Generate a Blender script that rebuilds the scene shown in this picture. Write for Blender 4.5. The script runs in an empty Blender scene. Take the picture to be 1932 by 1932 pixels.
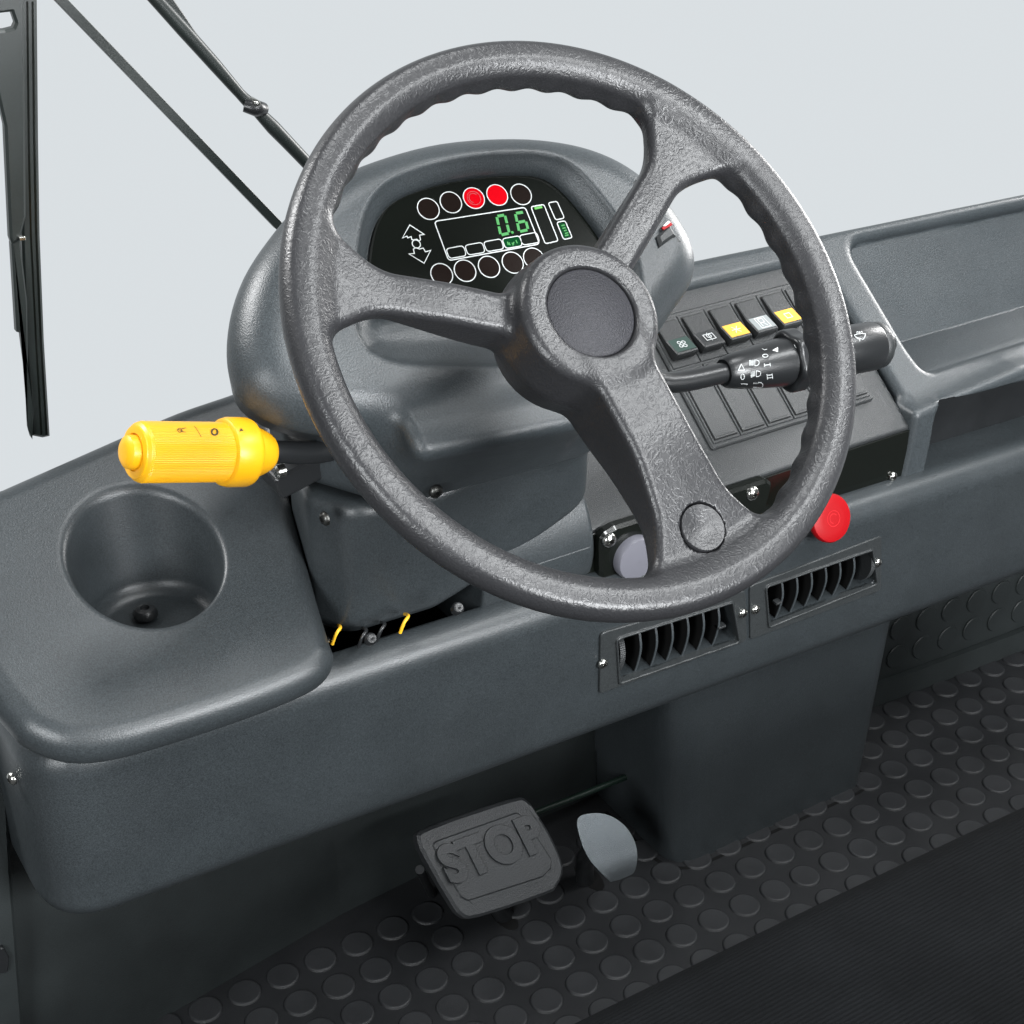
import bpy, math, random
import numpy as np
from mathutils import Vector, Matrix

# ------------------------------------------------------------------ camera, world, lights
S = bpy.context.scene
YAW, PITCH, FOC = math.radians(31.753), math.radians(30.186), 3004.56   # FOC in pixels of a 1932 wide frame
CAM = np.array([-0.83275, -0.98251, 1.21965])
cy, sy, cp, sp = math.cos(YAW), math.sin(YAW), math.cos(PITCH), math.sin(PITCH)
FWD = np.array([sy*cp, cy*cp, -sp]); RGT = np.array([cy, -sy, 0.0]); UPV = np.cross(RGT, FWD)
cd = bpy.data.cameras.new('camera'); cam = bpy.data.objects.new('camera', cd); S.collection.objects.link(cam)
cd.sensor_width = 36; cd.lens = 36*FOC/1932; cd.clip_start = 0.05; cd.clip_end = 100
M = Matrix.Identity(4)
for r in range(3):
    M[r][0] = RGT[r]; M[r][1] = UPV[r]; M[r][2] = -FWD[r]; M[r][3] = CAM[r]
cam.matrix_world = M
S.camera = cam

w = bpy.data.worlds.new('World'); S.world = w; w.use_nodes = True
# studio surroundings: a pale backdrop in front of the camera, a dim studio behind and above it
nt = w.node_tree; bg = nt.nodes['Background']; bg.inputs['Strength'].default_value = 1.0
tc = nt.nodes.new('ShaderNodeTexCoord'); dt = nt.nodes.new('ShaderNodeVectorMath'); dt.operation = 'DOT_PRODUCT'
dt.inputs[1].default_value = (0.45, 0.80, -0.38); nt.links.new(tc.outputs['Generated'], dt.inputs[0])
mr = nt.nodes.new('ShaderNodeMapRange'); mr.interpolation_type = 'SMOOTHSTEP'; mr.inputs[1].default_value = 0.15; mr.inputs[2].default_value = 0.62
nt.links.new(dt.outputs['Value'], mr.inputs[0])
mx_ = nt.nodes.new('ShaderNodeMix'); mx_.data_type = 'RGBA'; mx_.inputs['A'].default_value = (0.12, 0.125, 0.13, 1); mx_.inputs['B'].default_value = (0.70, 0.74, 0.765, 1)
nt.links.new(mr.outputs[0], mx_.inputs['Factor']); nt.links.new(mx_.outputs['Result'], bg.inputs['Color'])

def area(name, loc, target, size, size_y, power, col=(1, 1, 1)):
    l = bpy.data.lights.new(name, 'AREA'); l.shape = 'RECTANGLE'; l.size = size; l.size_y = size_y
    l.energy = power; l.color = col
    o = bpy.data.objects.new(name, l); S.collection.objects.link(o)
    o.location = loc
    o.rotation_euler = (Vector(target)-Vector(loc)).to_track_quat('-Z', 'Y').to_euler()
    return o
area('softbox', (-1.5, 1.4, 2.3), (-0.4, -0.1, 0.85), 0.3, 0.8, 70, (1, 1, 1))
area('softbox', (2.1, 0.5, 1.1), (-0.15, -0.15, 0.75), 0.45, 1.1, 60, (1, 0.99, 0.98))
area('softbox', (0.75, -1.25, 2.35), (0.1, 0, 0.45), 2.6, 0.15, 76, (0.97, 0.99, 1))
area('softbox', (0.25, -2.4, 1.25), (-0.15, 0, 0.3), 1.0, 0.8, 112, (0.96, 0.98, 1))
area('softbox', (-1.9, -1.2, 1.2), (-0.4, 0, 0.4), 0.5, 0.8, 34, (0.95, 0.98, 1))
area('softbox', (0.2, 0.0, 2.7), (-0.1, 0, 0.5), 0.5, 0.5, 20, (0.97, 0.99, 1))
S.view_settings.view_transform = 'Standard'; S.view_settings.look = 'None'
S.view_settings.exposure = 0.0; S.view_settings.gamma = 1.0

# ------------------------------------------------------------------ frames and pixel helpers
def ray(x, y): return FWD + RGT*(x-966)/FOC - UPV*(y-966)/FOC
def on_plane(x, y, p, n):
    r = ray(x, y); p = np.array(p, float); n = np.array(n, float); return CAM+r*((p-CAM) @ n)/(r @ n)
class Frame:
    def __init__(s, o, u, v, n):
        s.o = np.array(o, float); s.u = np.array(u, float); s.v = np.array(v, float); s.n = np.array(n, float)
    def w(s, P):
        P = np.atleast_2d(np.array(P, float)); return s.o + P[:, :1]*s.u + P[:, 1:2]*s.v + P[:, 2:3]*s.n
    def px(s, x, y, h=0.0):
        r = ray(x, y); X = CAM + r*((s.o+s.n*h-CAM) @ s.n)/(r @ s.n) - s.o
        return (float(X @ s.u), float(X @ s.v))
    def pxs(s, pts, h=0.0): return [s.px(x, y, h) for x, y in pts]
    def shift(s, a=0, b=0, c=0): return Frame(s.o+s.u*a+s.v*b+s.n*c, s.u, s.v, s.n)
def tilt(o, deg):
    a = math.radians(deg); return Frame(o, (1, 0, 0), (0, math.cos(a), math.sin(a)), (0, -math.sin(a), math.cos(a)))
WORLD = Frame((0, 0, 0), (1, 0, 0), (0, 1, 0), (0, 0, 1))
YZ = Frame((0, 0, 0), (0, 1, 0), (0, 0, 1), (1, 0, 0))       # section frame, extrudes along X
def depth(x, y, d): return CAM + ray(x, y)*d
def axis_frame(p, q):
    """n runs from p to q, v is close to world up"""
    p = np.array(p, float); q = np.array(q, float); n = (q-p)/np.linalg.norm(q-p)
    v = np.array([0, 0, 1.0]) - n*n[2]; v /= np.linalg.norm(v); u = np.cross(v, n)
    return Frame(p, u, v, n), float(np.linalg.norm(q-p))

# ------------------------------------------------------------------ materials
MATS = {}
def mat(name, col, rough=0.5, spec=0.5, metal=0.0, bump=None, coat=0.0, emit=None, estr=1.0, mottle=0.0, rvar=0.0, trans=0.0):
    if name in MATS: return MATS[name]
    m = bpy.data.materials.new(name); m.use_nodes = True; MATS[name] = m
    nt = m.node_tree; b = nt.nodes['Principled BSDF']
    b.inputs['Base Color'].default_value = (*col, 1); b.inputs['Roughness'].default_value = rough
    b.inputs['Metallic'].default_value = metal; b.inputs['Specular IOR Level'].default_value = spec
    b.inputs['Coat Weight'].default_value = coat; b.inputs['Coat Roughness'].default_value = 0.15
    if trans: b.inputs['Transmission Weight'].default_value = trans
    if emit:
        b.inputs['Emission Color'].default_value = (*emit, 1); b.inputs['Emission Strength'].default_value = estr
    tc = nt.nodes.new('ShaderNodeTexCoord')
    def noise(scale, detail=3, rough_=0.5, dist=0.0):
        n = nt.nodes.new('ShaderNodeTexNoise'); n.inputs['Scale'].default_value = scale
        n.inputs['Detail'].default_value = detail; n.inputs['Roughness'].default_value = rough_
        n.inputs['Distortion'].default_value = dist
        nt.links.new(tc.outputs['Object'], n.inputs['Vector']); return n
    def ramp(src, a, b_, lo, hi):
        r = nt.nodes.new('ShaderNodeMapRange'); r.inputs[1].default_value = a; r.inputs[2].default_value = b_
        r.inputs[3].default_value = lo; r.inputs[4].default_value = hi
        nt.links.new(src, r.inputs[0]); return r
    if mottle:
        n = noise(14, 5, 0.6); r = ramp(n.outputs['Fac'], 0.3, 0.7, 1-mottle, 1+mottle)
        n2 = noise(750, 2); e_ = 0.30 if 'plastic' in name else 0.12; r2 = ramp(n2.outputs['Fac'], 0.3, 0.7, 1-e_, 1+e_)
        mu = nt.nodes.new('ShaderNodeMath'); mu.operation = 'MULTIPLY'
        nt.links.new(r.outputs[0], mu.inputs[0]); nt.links.new(r2.outputs[0], mu.inputs[1])
        vm = nt.nodes.new('ShaderNodeVectorMath'); vm.operation = 'SCALE'; vm.inputs[0].default_value = col
        nt.links.new(mu.outputs[0], vm.inputs['Scale']); nt.links.new(vm.outputs[0], b.inputs['Base Color'])
    if rvar:
        n = noise(9, 4, 0.6); r = ramp(n.outputs['Fac'], 0.3, 0.7, rough-rvar, rough+rvar); nt.links.new(r.outputs[0], b.inputs['Roughness'])
    if bump:
        kind, scale, strength = bump
        bp = nt.nodes.new('ShaderNodeBump'); bp.inputs['Strength'].default_value = strength; bp.inputs['Distance'].default_value = 0.001
        if kind == 'grain':
            n = noise(scale, 2, 0.6); h = n.outputs['Fac']
        elif kind == 'leather':
            n = noise(scale, 1.5, 0.5, 1.0)
            s1 = nt.nodes.new('ShaderNodeMath'); s1.operation = 'SUBTRACT'; s1.inputs[1].default_value = 0.5; nt.links.new(n.outputs['Fac'], s1.inputs[0])
            s2 = nt.nodes.new('ShaderNodeMath'); s2.operation = 'ABSOLUTE'; nt.links.new(s1.outputs[0], s2.inputs[0])
            r = ramp(s2.outputs[0], 0.0, 0.22, 0.0, 1.0); r.interpolation_type = 'SMOOTHSTEP'
            n2 = noise(scale*4.5, 2, 0.5, 0.3)
            s3 = nt.nodes.new('ShaderNodeMath'); s3.operation = 'MULTIPLY_ADD'; s3.inputs[1].default_value = 0.22
            nt.links.new(n2.outputs['Fac'], s3.inputs[0]); nt.links.new(r.outputs[0], s3.inputs[2]); h = s3.outputs[0]
        elif kind == 'cord':
            wv = nt.nodes.new('ShaderNodeTexWave'); wv.wave_type = 'BANDS'; wv.bands_direction = 'Y'; wv.inputs['Scale'].default_value = scale
            wv.inputs['Distortion'].default_value = 1.6; wv.inputs['Detail'].default_value = 2; wv.inputs['Detail Scale'].default_value = 8
            nt.links.new(tc.outputs['Object'], wv.inputs['Vector'])
            n2 = noise(1400, 2)
            s3 = nt.nodes.new('ShaderNodeMath'); s3.operation = 'MULTIPLY_ADD'; s3.inputs[1].default_value = 1.3
            nt.links.new(n2.outputs['Fac'], s3.inputs[0]); nt.links.new(wv.outputs['Fac'], s3.inputs[2]); h = s3.outputs[0]
        nt.links.new(h, bp.inputs['Height']); nt.links.new(bp.outputs['Normal'], b.inputs['Normal'])
    return m
PLASTIC = mat('charcoal_plastic', (0.0250, 0.0298, 0.0325), 0.385, 0.5, bump=('grain', 800, 0.20), mottle=0.10, rvar=0.06)
PLASTIC2 = mat('grey_plastic', (0.031, 0.037, 0.0405), 0.39, 0.5, bump=('grain', 750, 0.28), mottle=0.08, rvar=0.05)
LEATHER = mat('wheel_leather', (0.0195, 0.0198, 0.0215), 0.37, 0.5, bump=('leather', 215, 0.17), mottle=0.04, rvar=0.05)
CAPMAT = mat('cap_plastic', (0.017, 0.017, 0.021), 0.50, 0.35, bump=('grain', 900, 0.7), mottle=0.08)
BLACK = mat('black_satin', (0.012, 0.013, 0.014), 0.32, 0.5, bump=('grain', 900, 0.12))
PANEL = mat('switch_black', (0.020, 0.022, 0.023), 0.42, 0.5, bump=('grain', 1000, 0.35), mottle=0.05)
GLOSS = mat('gloss_black', (0.004, 0.005, 0.004), 0.16, 0.5)
SCREEN = mat('screen_black', (0.004, 0.005, 0.004), 0.14, 0.12)
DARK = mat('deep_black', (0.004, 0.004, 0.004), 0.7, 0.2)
KICK = mat('kick_board', (0.022, 0.026, 0.0265), 0.46, 0.35, bump=('grain', 700, 0.3), mottle=0.2, rvar=0.06)
RUBBER = mat('mat_rubber', (0.0135, 0.0142, 0.0155), 0.45, 0.35, bump=('grain', 1100, 0.5), mottle=0.18, rvar=0.08)
WORN = mat('worn_rubber', (0.0195, 0.0205, 0.0222), 0.45, 0.4, bump=('grain', 1100, 0.5), mottle=0.22, rvar=0.08)
YELLOW = mat('yellow_plastic', (0.76, 0.37, 0.005), 0.38, 0.5)
RED = mat('red_plastic', (0.27, 0.0015, 0.004), 0.45, 0.2)
STEEL = mat('screw_steel', (0.5, 0.5, 0.47), 0.22, metal=1.0)
DARKSTEEL = mat('blackened_steel', (0.10, 0.10, 0.095), 0.4, metal=1.0)
ALU = mat('brushed_plate', (0.13, 0.145, 0.155), 0.36, metal=0.9, bump=('grain', 1500, 0.5))
WHITE = mat('print_white', (0.5, 0.52, 0.52), 0.5)
INK = mat('print_black', (0.05, 0.035, 0.01), 0.6)
FABRIC = mat('seat_fabric', (0.0045, 0.005, 0.0056), 0.95, 0.05, bump=('cord', 95, 0.9), mottle=0.22)
GREEN = mat('led_green', (0.0, 0.05, 0.01), 0.4, emit=(0.0, 0.40, 0.015), estr=0.8)
DIMGREEN = mat('led_green_dim', (0.0, 0.012, 0.004), 0.14, 0.1, emit=(0.0, 0.075, 0.014), estr=0.7)
LIME = mat('led_lime', (0.0, 0.05, 0.01), 0.4, emit=(0.12, 0.62, 0.02), estr=0.8)
REDLAMP = mat('lamp_red', (0.3, 0.0, 0.003), 0.14, 0.1, emit=(0.62, 0.0, 0.006), estr=0.55)
REDRING = mat('lamp_red_ring', (0.35, 0.0, 0.01), 0.4, emit=(0.45, 0.0, 0.01), estr=0.7)
LAMPOFF = mat('lamp_off', (0.008, 0.005, 0.004), 0.14, 0.12)
YLABEL = mat('label_yellow', (0.72, 0.38, 0.05), 0.5)
WLABEL = mat('label_grey', (0.22, 0.24, 0.24), 0.5)
DLABEL = mat('label_dark', (0.03, 0.055, 0.047), 0.4)
BRASS = mat('yellow_wire', (0.75, 0.42, 0.02), 0.4)
GREYKNOB = mat('grey_knob', (0.12, 0.12, 0.14), 0.4)
WIPER = mat('wiper_rubber', (0.013, 0.017, 0.016), 0.38, 0.5, mottle=0.2)
BINDARK = mat('bin_gloss', (0.012, 0.013, 0.014), 0.3, 0.4, bump=('grain', 60, 0.1), mottle=0.25)

# ------------------------------------------------------------------ object builders
def thing(name, label, cat, loc, group=None):
    o = bpy.data.objects.new(name, None); S.collection.objects.link(o); o.empty_display_size = 0.02
    o.location = tuple(float(c) for c in loc); o['label'] = label; o['category'] = cat
    if group: o['group'] = group
    o['root'] = [float(c) for c in loc]
    return o
def root_of(p): return np.array(p['root'])
def mesh(name, V, F, m, parent=None, N=None, smooth=True, label=None):
    V = np.array(V, float)
    base = root_of(parent) if parent is not None else np.zeros(3)
    me = bpy.data.meshes.new(name); me.from_pydata((V-base).tolist(), [], [tuple(int(i) for i in f) for f in F]); me.update()
    if m is not None: me.materials.append(m)
    if smooth:
        me.polygons.foreach_set('use_smooth', [True]*len(me.polygons))
        if N is not None: me.normals_split_custom_set_from_vertices([tuple(n) for n in N])
    o = bpy.data.objects.new(name, me); S.collection.objects.link(o)
    if parent is not None:
        o.parent = parent; o['root'] = [float(c) for c in base]
        if parent.type == 'MESH' or parent.parent is not None: pass
    if label: o['label'] = label
    return o
def retag(o, label, cat, group=None, kind=None):
    if label: o['label'] = label
    if cat: o['category'] = cat
    if group: o['group'] = group
    if kind: o['kind'] = kind
    return o

# ---- surface nets over a signed distance function
def surfnet(f, lo, hi, h):
    ax = [np.arange(lo[i]-h, hi[i]+2*h, h) for i in range(3)]
    n = [len(a) for a in ax]
    G = np.empty((n[0], n[1], n[2]), np.float32)
    YY, ZZ = np.meshgrid(ax[1], ax[2], indexing='ij'); yz = np.stack([YY.ravel(), ZZ.ravel()], 1)
    step = max(1, int(400000/len(yz)))
    for i in range(0, n[0], step):
        xs = ax[0][i:i+step]
        P = np.concatenate([np.repeat(xs, len(yz))[:, None], np.tile(yz, (len(xs), 1))], 1)
        G[i:i+step] = f(P).reshape(len(xs), n[1], n[2])
    G = G + (G == 0)*1e-9
    Sg = G < 0
    cells = np.zeros((n[0]-1, n[1]-1, n[2]-1), np.int8)
    corners = [(a, b, c) for a in (0, 1) for b in (0, 1) for c in (0, 1)]
    for a, b, c in corners: cells += Sg[a:n[0]-1+a, b:n[1]-1+b, c:n[2]-1+c]
    act = np.argwhere((cells > 0) & (cells < 8))
    idx = -np.ones(cells.shape, np.int64); idx[tuple(act.T)] = np.arange(len(act))
    pos = np.zeros((len(act), 3)); cnt = np.zeros(len(act))
    for a in corners:
        for d in range(3):
            if a[d]: continue
            b = list(a); b[d] = 1
            va = G[act[:, 0]+a[0], act[:, 1]+a[1], act[:, 2]+a[2]]; vb = G[act[:, 0]+b[0], act[:, 1]+b[1], act[:, 2]+b[2]]
            m_ = (va < 0) != (vb < 0)
            t = va[m_]/(va[m_]-vb[m_]); q = np.tile(np.array(a, float), (m_.sum(), 1)); q[:, d] += t
            pos[m_] += q; cnt[m_] += 1
    pos /= cnt[:, None]
    V = np.stack([ax[i][0] for i in range(3)]) + (act+pos)*h
    quads = []
    for d in range(3):
        e1, e2 = [(1, 2), (2, 0), (0, 1)][d]
        sl0 = [slice(None)]*3; sl1 = [slice(None)]*3; sl0[d] = slice(0, -1); sl1[d] = slice(1, None)
        A = Sg[tuple(sl0)]; B = Sg[tuple(sl1)]
        E = np.argwhere(A != B)
        E = E[(E[:, e1] > 0) & (E[:, e2] > 0) & (E[:, e1] < n[e1]-1) & (E[:, e2] < n[e2]-1)]
        inside = A[tuple(E.T)]
        def c(o1, o2):
            q = E.copy(); q[:, e1] -= o1; q[:, e2] -= o2; return idx[tuple(q.T)]
        Q = np.stack([c(1, 1), c(0, 1), c(0, 0), c(1, 0)], 1)
        Q[~inside] = Q[~inside][:, ::-1]
        quads.append(Q)
    Q = np.concatenate(quads); Q = Q[(Q >= 0).all(1)]
    def grad(P, e):
        g = np.zeros_like(P)
        for d in range(3):
            dp = np.zeros(3); dp[d] = e; g[:, d] = (f(P+dp)-f(P-dp))/(2*e)
        return g
    for _ in range(2):
        g = grad(V, h*0.25); val = f(V); s = val/np.maximum((g*g).sum(1), 0.2)
        s = np.clip(s, -h*0.6, h*0.6); V = V - g*s[:, None]
    g = grad(V, h*0.3); N = g/np.maximum(np.linalg.norm(g, axis=1), 1e-9)[:, None]
    return V, Q, N
def sdf(name, f, lo, hi, h, m, parent, fr=WORLD, split=None, **kw):
    V, Q, N = surfnet(f, lo, hi, h)
    Wv = fr.w(V); Wn = N[:, :1]*fr.u + N[:, 1:2]*fr.v + N[:, 2:]*fr.n
    if split is None: return mesh(name, Wv, Q, m, parent, Wn, **kw)
    cen = V[Q].mean(1); lab = split(cen); out = []
    for k, nm, mm in name:
        q = Q[lab == k]
        if not len(q): continue
        us, inv = np.unique(q, return_inverse=True)
        out.append(mesh(nm, Wv[us], inv.reshape(q.shape), mm, parent, Wn[us]))
    return out
def sst(x): x = np.clip(x, 0, 1); return x*x*(3-2*x)
def smin(a, b, k):
    h = np.clip(0.5+0.5*(b-a)/k, 0, 1); return b*(1-h)+a*h-k*h*(1-h)
def smax(a, b, k): return -smin(-a, -b, k)
def box2(x, y, cx, cy_, hx, hy, r=0.0):
    qx = np.abs(x-cx)-hx+r; qy = np.abs(y-cy_)-hy+r
    return np.minimum(np.maximum(qx, qy), 0)+np.hypot(np.maximum(qx, 0), np.maximum(qy, 0))-r
def comb(a, b, r=0.0):
    """rounded intersection of two distances"""
    a = a+r; b = b+r; return np.minimum(np.maximum(a, b), 0)+np.hypot(np.maximum(a, 0), np.maximum(b, 0))-r
def slab(z, z0, z1): return np.abs(z-(z0+z1)/2)-(z1-z0)/2
def fillet(pts, r, seg=6):
    n = len(pts); out = []
    rs = r if isinstance(r, (list, tuple)) else [r]*n
    for i in range(n):
        p = np.array(pts[i], float); a = np.array(pts[i-1], float); b = np.array(pts[(i+1) % n], float)
        da = (a-p)/np.linalg.norm(a-p); db = (b-p)/np.linalg.norm(b-p)
        ang = math.acos(max(-1, min(1, float(da @ db))))
        if rs[i] <= 0 or abs(ang-math.pi) < 0.02: out.append(tuple(p)); continue
        t = min(rs[i]/math.tan(ang/2), 0.45*np.linalg.norm(a-p), 0.45*np.linalg.norm(b-p))
        for k in range(seg+1):
            s = k/seg; q = (1-s)**2*(p+da*t)+2*s*(1-s)*p+s*s*(p+db*t); out.append(tuple(q))
    return out
def smooth(pts, sub=5):
    P = np.array(pts, float); n = len(P); out = []
    for i in range(n):
        p0, p1, p2, p3 = P[i-1], P[i], P[(i+1) % n], P[(i+2) % n]
        for k in range(sub):
            t = k/sub
            out.append(tuple(0.5*((2*p1)+(-p0+p2)*t+(2*p0-5*p1+4*p2-p3)*t*t+(-p0+3*p1-3*p2+p3)*t**3)))
    return out
class Poly:
    """2-D signed distance of a closed outline on a grid, read bilinearly"""
    def __init__(s, pts, res=0.002, pad=0.05):
        P = np.array(pts, float); s.lo = P.min(0)-pad; s.hi = P.max(0)+pad; s.res = res; s.pts = pts
        nx, ny = (np.ceil((s.hi-s.lo)/res)+1).astype(int)
        X, Y = np.meshgrid(s.lo[0]+np.arange(nx)*res, s.lo[1]+np.arange(ny)*res, indexing='ij')
        x = X.ravel(); y = Y.ravel(); d = np.full(len(x), 1e9); ins = np.zeros(len(x), bool)
        for i in range(len(P)):
            a = P[i-1]; b = P[i]; e = b-a; L = max(e @ e, 1e-14)
            t = np.clip(((x-a[0])*e[0]+(y-a[1])*e[1])/L, 0, 1)
            d = np.minimum(d, (x-a[0]-t*e[0])**2+(y-a[1]-t*e[1])**2)
            c = (a[1] > y) != (b[1] > y)
            if e[1] != 0: ins ^= c & (x < e[0]*(y-a[1])/e[1]+a[0])
        d = np.sqrt(d); d[ins] *= -1; s.g = d.reshape(nx, ny)
    def __call__(s, x, y):
        fx = np.clip((x-s.lo[0])/s.res, 0, s.g.shape[0]-1.001); fy = np.clip((y-s.lo[1])/s.res, 0, s.g.shape[1]-1.001)
        i = fx.astype(int); j = fy.astype(int); a = fx-i; b = fy-j; g = s.g
        v = (g[i, j]*(1-a)+g[i+1, j]*a)*(1-b)+(g[i, j+1]*(1-a)+g[i+1, j+1]*a)*b
        ox = np.maximum(np.maximum(s.lo[0]-x, x-s.hi[0]), 0); oy = np.maximum(np.maximum(s.lo[1]-y, y-s.hi[1]), 0)
        return v+np.hypot(ox, oy)
def plate(name, pts, z0, z1, m, parent, fr, bev=0.0006, **kw):
    """thin prism of a 2-D outline with a small chamfer on its top edge"""
    P = np.array(pts, float); n = len(P)
    A = 0.5*sum(P[i-1][0]*P[i][1]-P[i][0]*P[i-1][1] for i in range(n))
    if A < 0: P = P[::-1]
    a = np.roll(P, 1, 0); b = np.roll(P, -1, 0)
    e1 = (P-a)/np.maximum(np.linalg.norm(P-a, axis=1), 1e-9)[:, None]; e2 = (b-P)/np.maximum(np.linalg.norm(b-P, axis=1), 1e-9)[:, None]
    nn = np.stack([-(e1[:, 1]+e2[:, 1]), e1[:, 0]+e2[:, 0]], 1); nn /= np.maximum((nn*nn).sum(1)/2, 0.5)[:, None]
    In = P+nn*bev
    V = [(*p, z0) for p in P]+[(*p, z1-bev) for p in P]+[(*p, z1) for p in In]
    F = [tuple(range(2*n, 3*n)), tuple(range(n-1, -1, -1))]
    for k in (0, 1):
        for i in range(n):
            j = (i+1) % n; F.append((k*n+i, k*n+j, (k+1)*n+j, (k+1)*n+i))
    return mesh(name, fr.w(V), F, m, parent, smooth=False, **kw)
def strip(lines, wd, z, fr, t=0.0003):
    """thin raised ribbons along polylines; returns V,F"""
    V = []; F = []
    for ln, closed in lines:
        P = np.array(ln, float)
        if closed: a = np.roll(P, 1, 0); b = np.roll(P, -1, 0)
        else: a = np.vstack([P[:1]*2-P[1:2], P[:-1]]); b = np.vstack([P[1:], P[-1:]*2-P[-2:-1]])
        e1 = (P-a)/np.maximum(np.linalg.norm(P-a, axis=1), 1e-9)[:, None]; e2 = (b-P)/np.maximum(np.linalg.norm(b-P, axis=1), 1e-9)[:, None]
        nn = np.stack([-(e1[:, 1]+e2[:, 1]), e1[:, 0]+e2[:, 0]], 1); nn /= np.maximum((nn*nn).sum(1)/2, 0.35)[:, None]
        L = P+nn*wd/2; R_ = P-nn*wd/2; o = len(V); n = len(P)
        V += [(*p, z+t) for p in L]+[(*p, z+t) for p in R_]+[(*p, z) for p in L]+[(*p, z) for p in R_]
        for i in range(n if closed else n-1):
            j = (i+1) % n
            F.append((o+n+i, o+n+j, o+j, o+i)); F.append((o+i, o+j, o+2*n+j, o+2*n+i)); F.append((o+3*n+i, o+3*n+j, o+n+j, o+n+i))
    return fr.w(V), F
def draw(name, lines, wd, z, m, parent, fr, **kw):
    V, F = strip(lines, wd, z, fr); return mesh(name, V, F, m, parent, smooth=False, **kw)
def circ(cx, cy_, r, n=40, ry=None, a0=0, a1=2*math.pi):
    ry = ry or r; k = n if abs(a1-a0-2*math.pi) < 1e-6 else n-1
    return [(cx+r*math.cos(a0+(a1-a0)*i/k), cy_+ry*math.sin(a0+(a1-a0)*i/k)) for i in range(n)]
def rrect(x0, y0, x1, y1, r): return fillet([(x0, y0), (x1, y0), (x1, y1), (x0, y1)], r, 5)
def lathe(name, prof, m, parent, fr, n=56, cap=True, warp=None, **kw):
    """revolve (radius, height) points about frame n"""
    V = []; F = []
    for r, z in prof:
        for i in range(n):
            t = 2*math.pi*i/n; V.append((r*math.cos(t), r*math.sin(t), z))
    for k in range(len(prof)-1):
        for i in range(n):
            j = (i+1) % n; F.append((k*n+i, k*n+j, (k+1)*n+j, (k+1)*n+i))
    if cap: F.append(tuple(range((len(prof)-1)*n, len(prof)*n))); F.append(tuple(range(n-1, -1, -1)))
    o = mesh(name, fr.w(V), F, m, parent, **kw)
    me = o.data
    me.polygons.foreach_set('use_smooth', [len(p.vertices) == 4 for p in me.polygons])
    try: me.set_sharp_from_angle(angle=math.radians(38))
    except Exception: pass
    return o
def tube(name, pts, r, m, parent, n=20, sub=6, flat=None, **kw):
    P = [np.array(p, float) for p in pts]; Q = []
    E = [P[0]*2-P[1]]+P+[P[-1]*2-P[-2]]
    rr = r if isinstance(r, (list, tuple)) else [r]*len(P); R_ = []
    for i in range(len(P)-1):
        for k in range(sub):
            t = k/sub; a, b, c, d = E[i:i+4]
            Q.append(0.5*((2*b)+(-a+c)*t+(2*a-5*b+4*c-d)*t*t+(-a+3*b-3*c+d)*t**3)); R_.append(rr[i]*(1-t)+rr[i+1]*t)
    Q.append(P[-1]); R_.append(rr[-1]); V = []; F = []
    up = np.array([0.1, 0.2, 1.0])
    for i, q in enumerate(Q):
        tdir = Q[min(i+1, len(Q)-1)]-Q[max(i-1, 0)]; tdir /= np.linalg.norm(tdir)
        a = np.cross(up, tdir); a /= np.linalg.norm(a); b = np.cross(tdir, a)
        for k in range(n):
            t = 2*math.pi*k/n; V.append(q+R_[i]*(math.cos(t)*a*(flat or 1)+math.sin(t)*b))
    for i in range(len(Q)-1):
        for k in range(n):
            j = (k+1) % n; F.append((i*n+k, i*n+j, (i+1)*n+j, (i+1)*n+k))
    F.append(tuple(range(n-1, -1, -1))); F.append(tuple(range((len(Q)-1)*n, len(Q)*n)))
    o = mesh(name, V, F, m, parent, **kw); o.data.set_sharp_from_angle(angle=math.radians(50)); return o
def screw(parent, fr, r=0.0042, m=STEEL, name='screw'):
    """dome head with a cross recess"""
    o = lathe(name, [(r*1.05, -0.0005), (r*1.05, 0.0003), (r*0.95, r*0.35), (r*0.72, r*0.56), (r*0.4, r*0.66), (r*0.38, r*0.3), (0.0001, r*0.25)], m, parent, fr, n=20, cap=False)
    w_ = r*0.13
    V, F = strip([([(-r*0.55, 0.0), (r*0.55, 0.0)], False), ([(0.0, -r*0.55), (0.0, r*0.55)], False)], w_*2, r*0.6, fr, 0.0002)
    mesh('cross_slot', V, F, DARK, o, smooth=False)
    return o
def vdist(P, a, b):
    a = np.array(a); b = np.array(b); e = b-a; t = np.clip(((P-a) @ e)/(e @ e), 0, 1); return np.linalg.norm(P-a-t[:, None]*e, axis=1)

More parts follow.
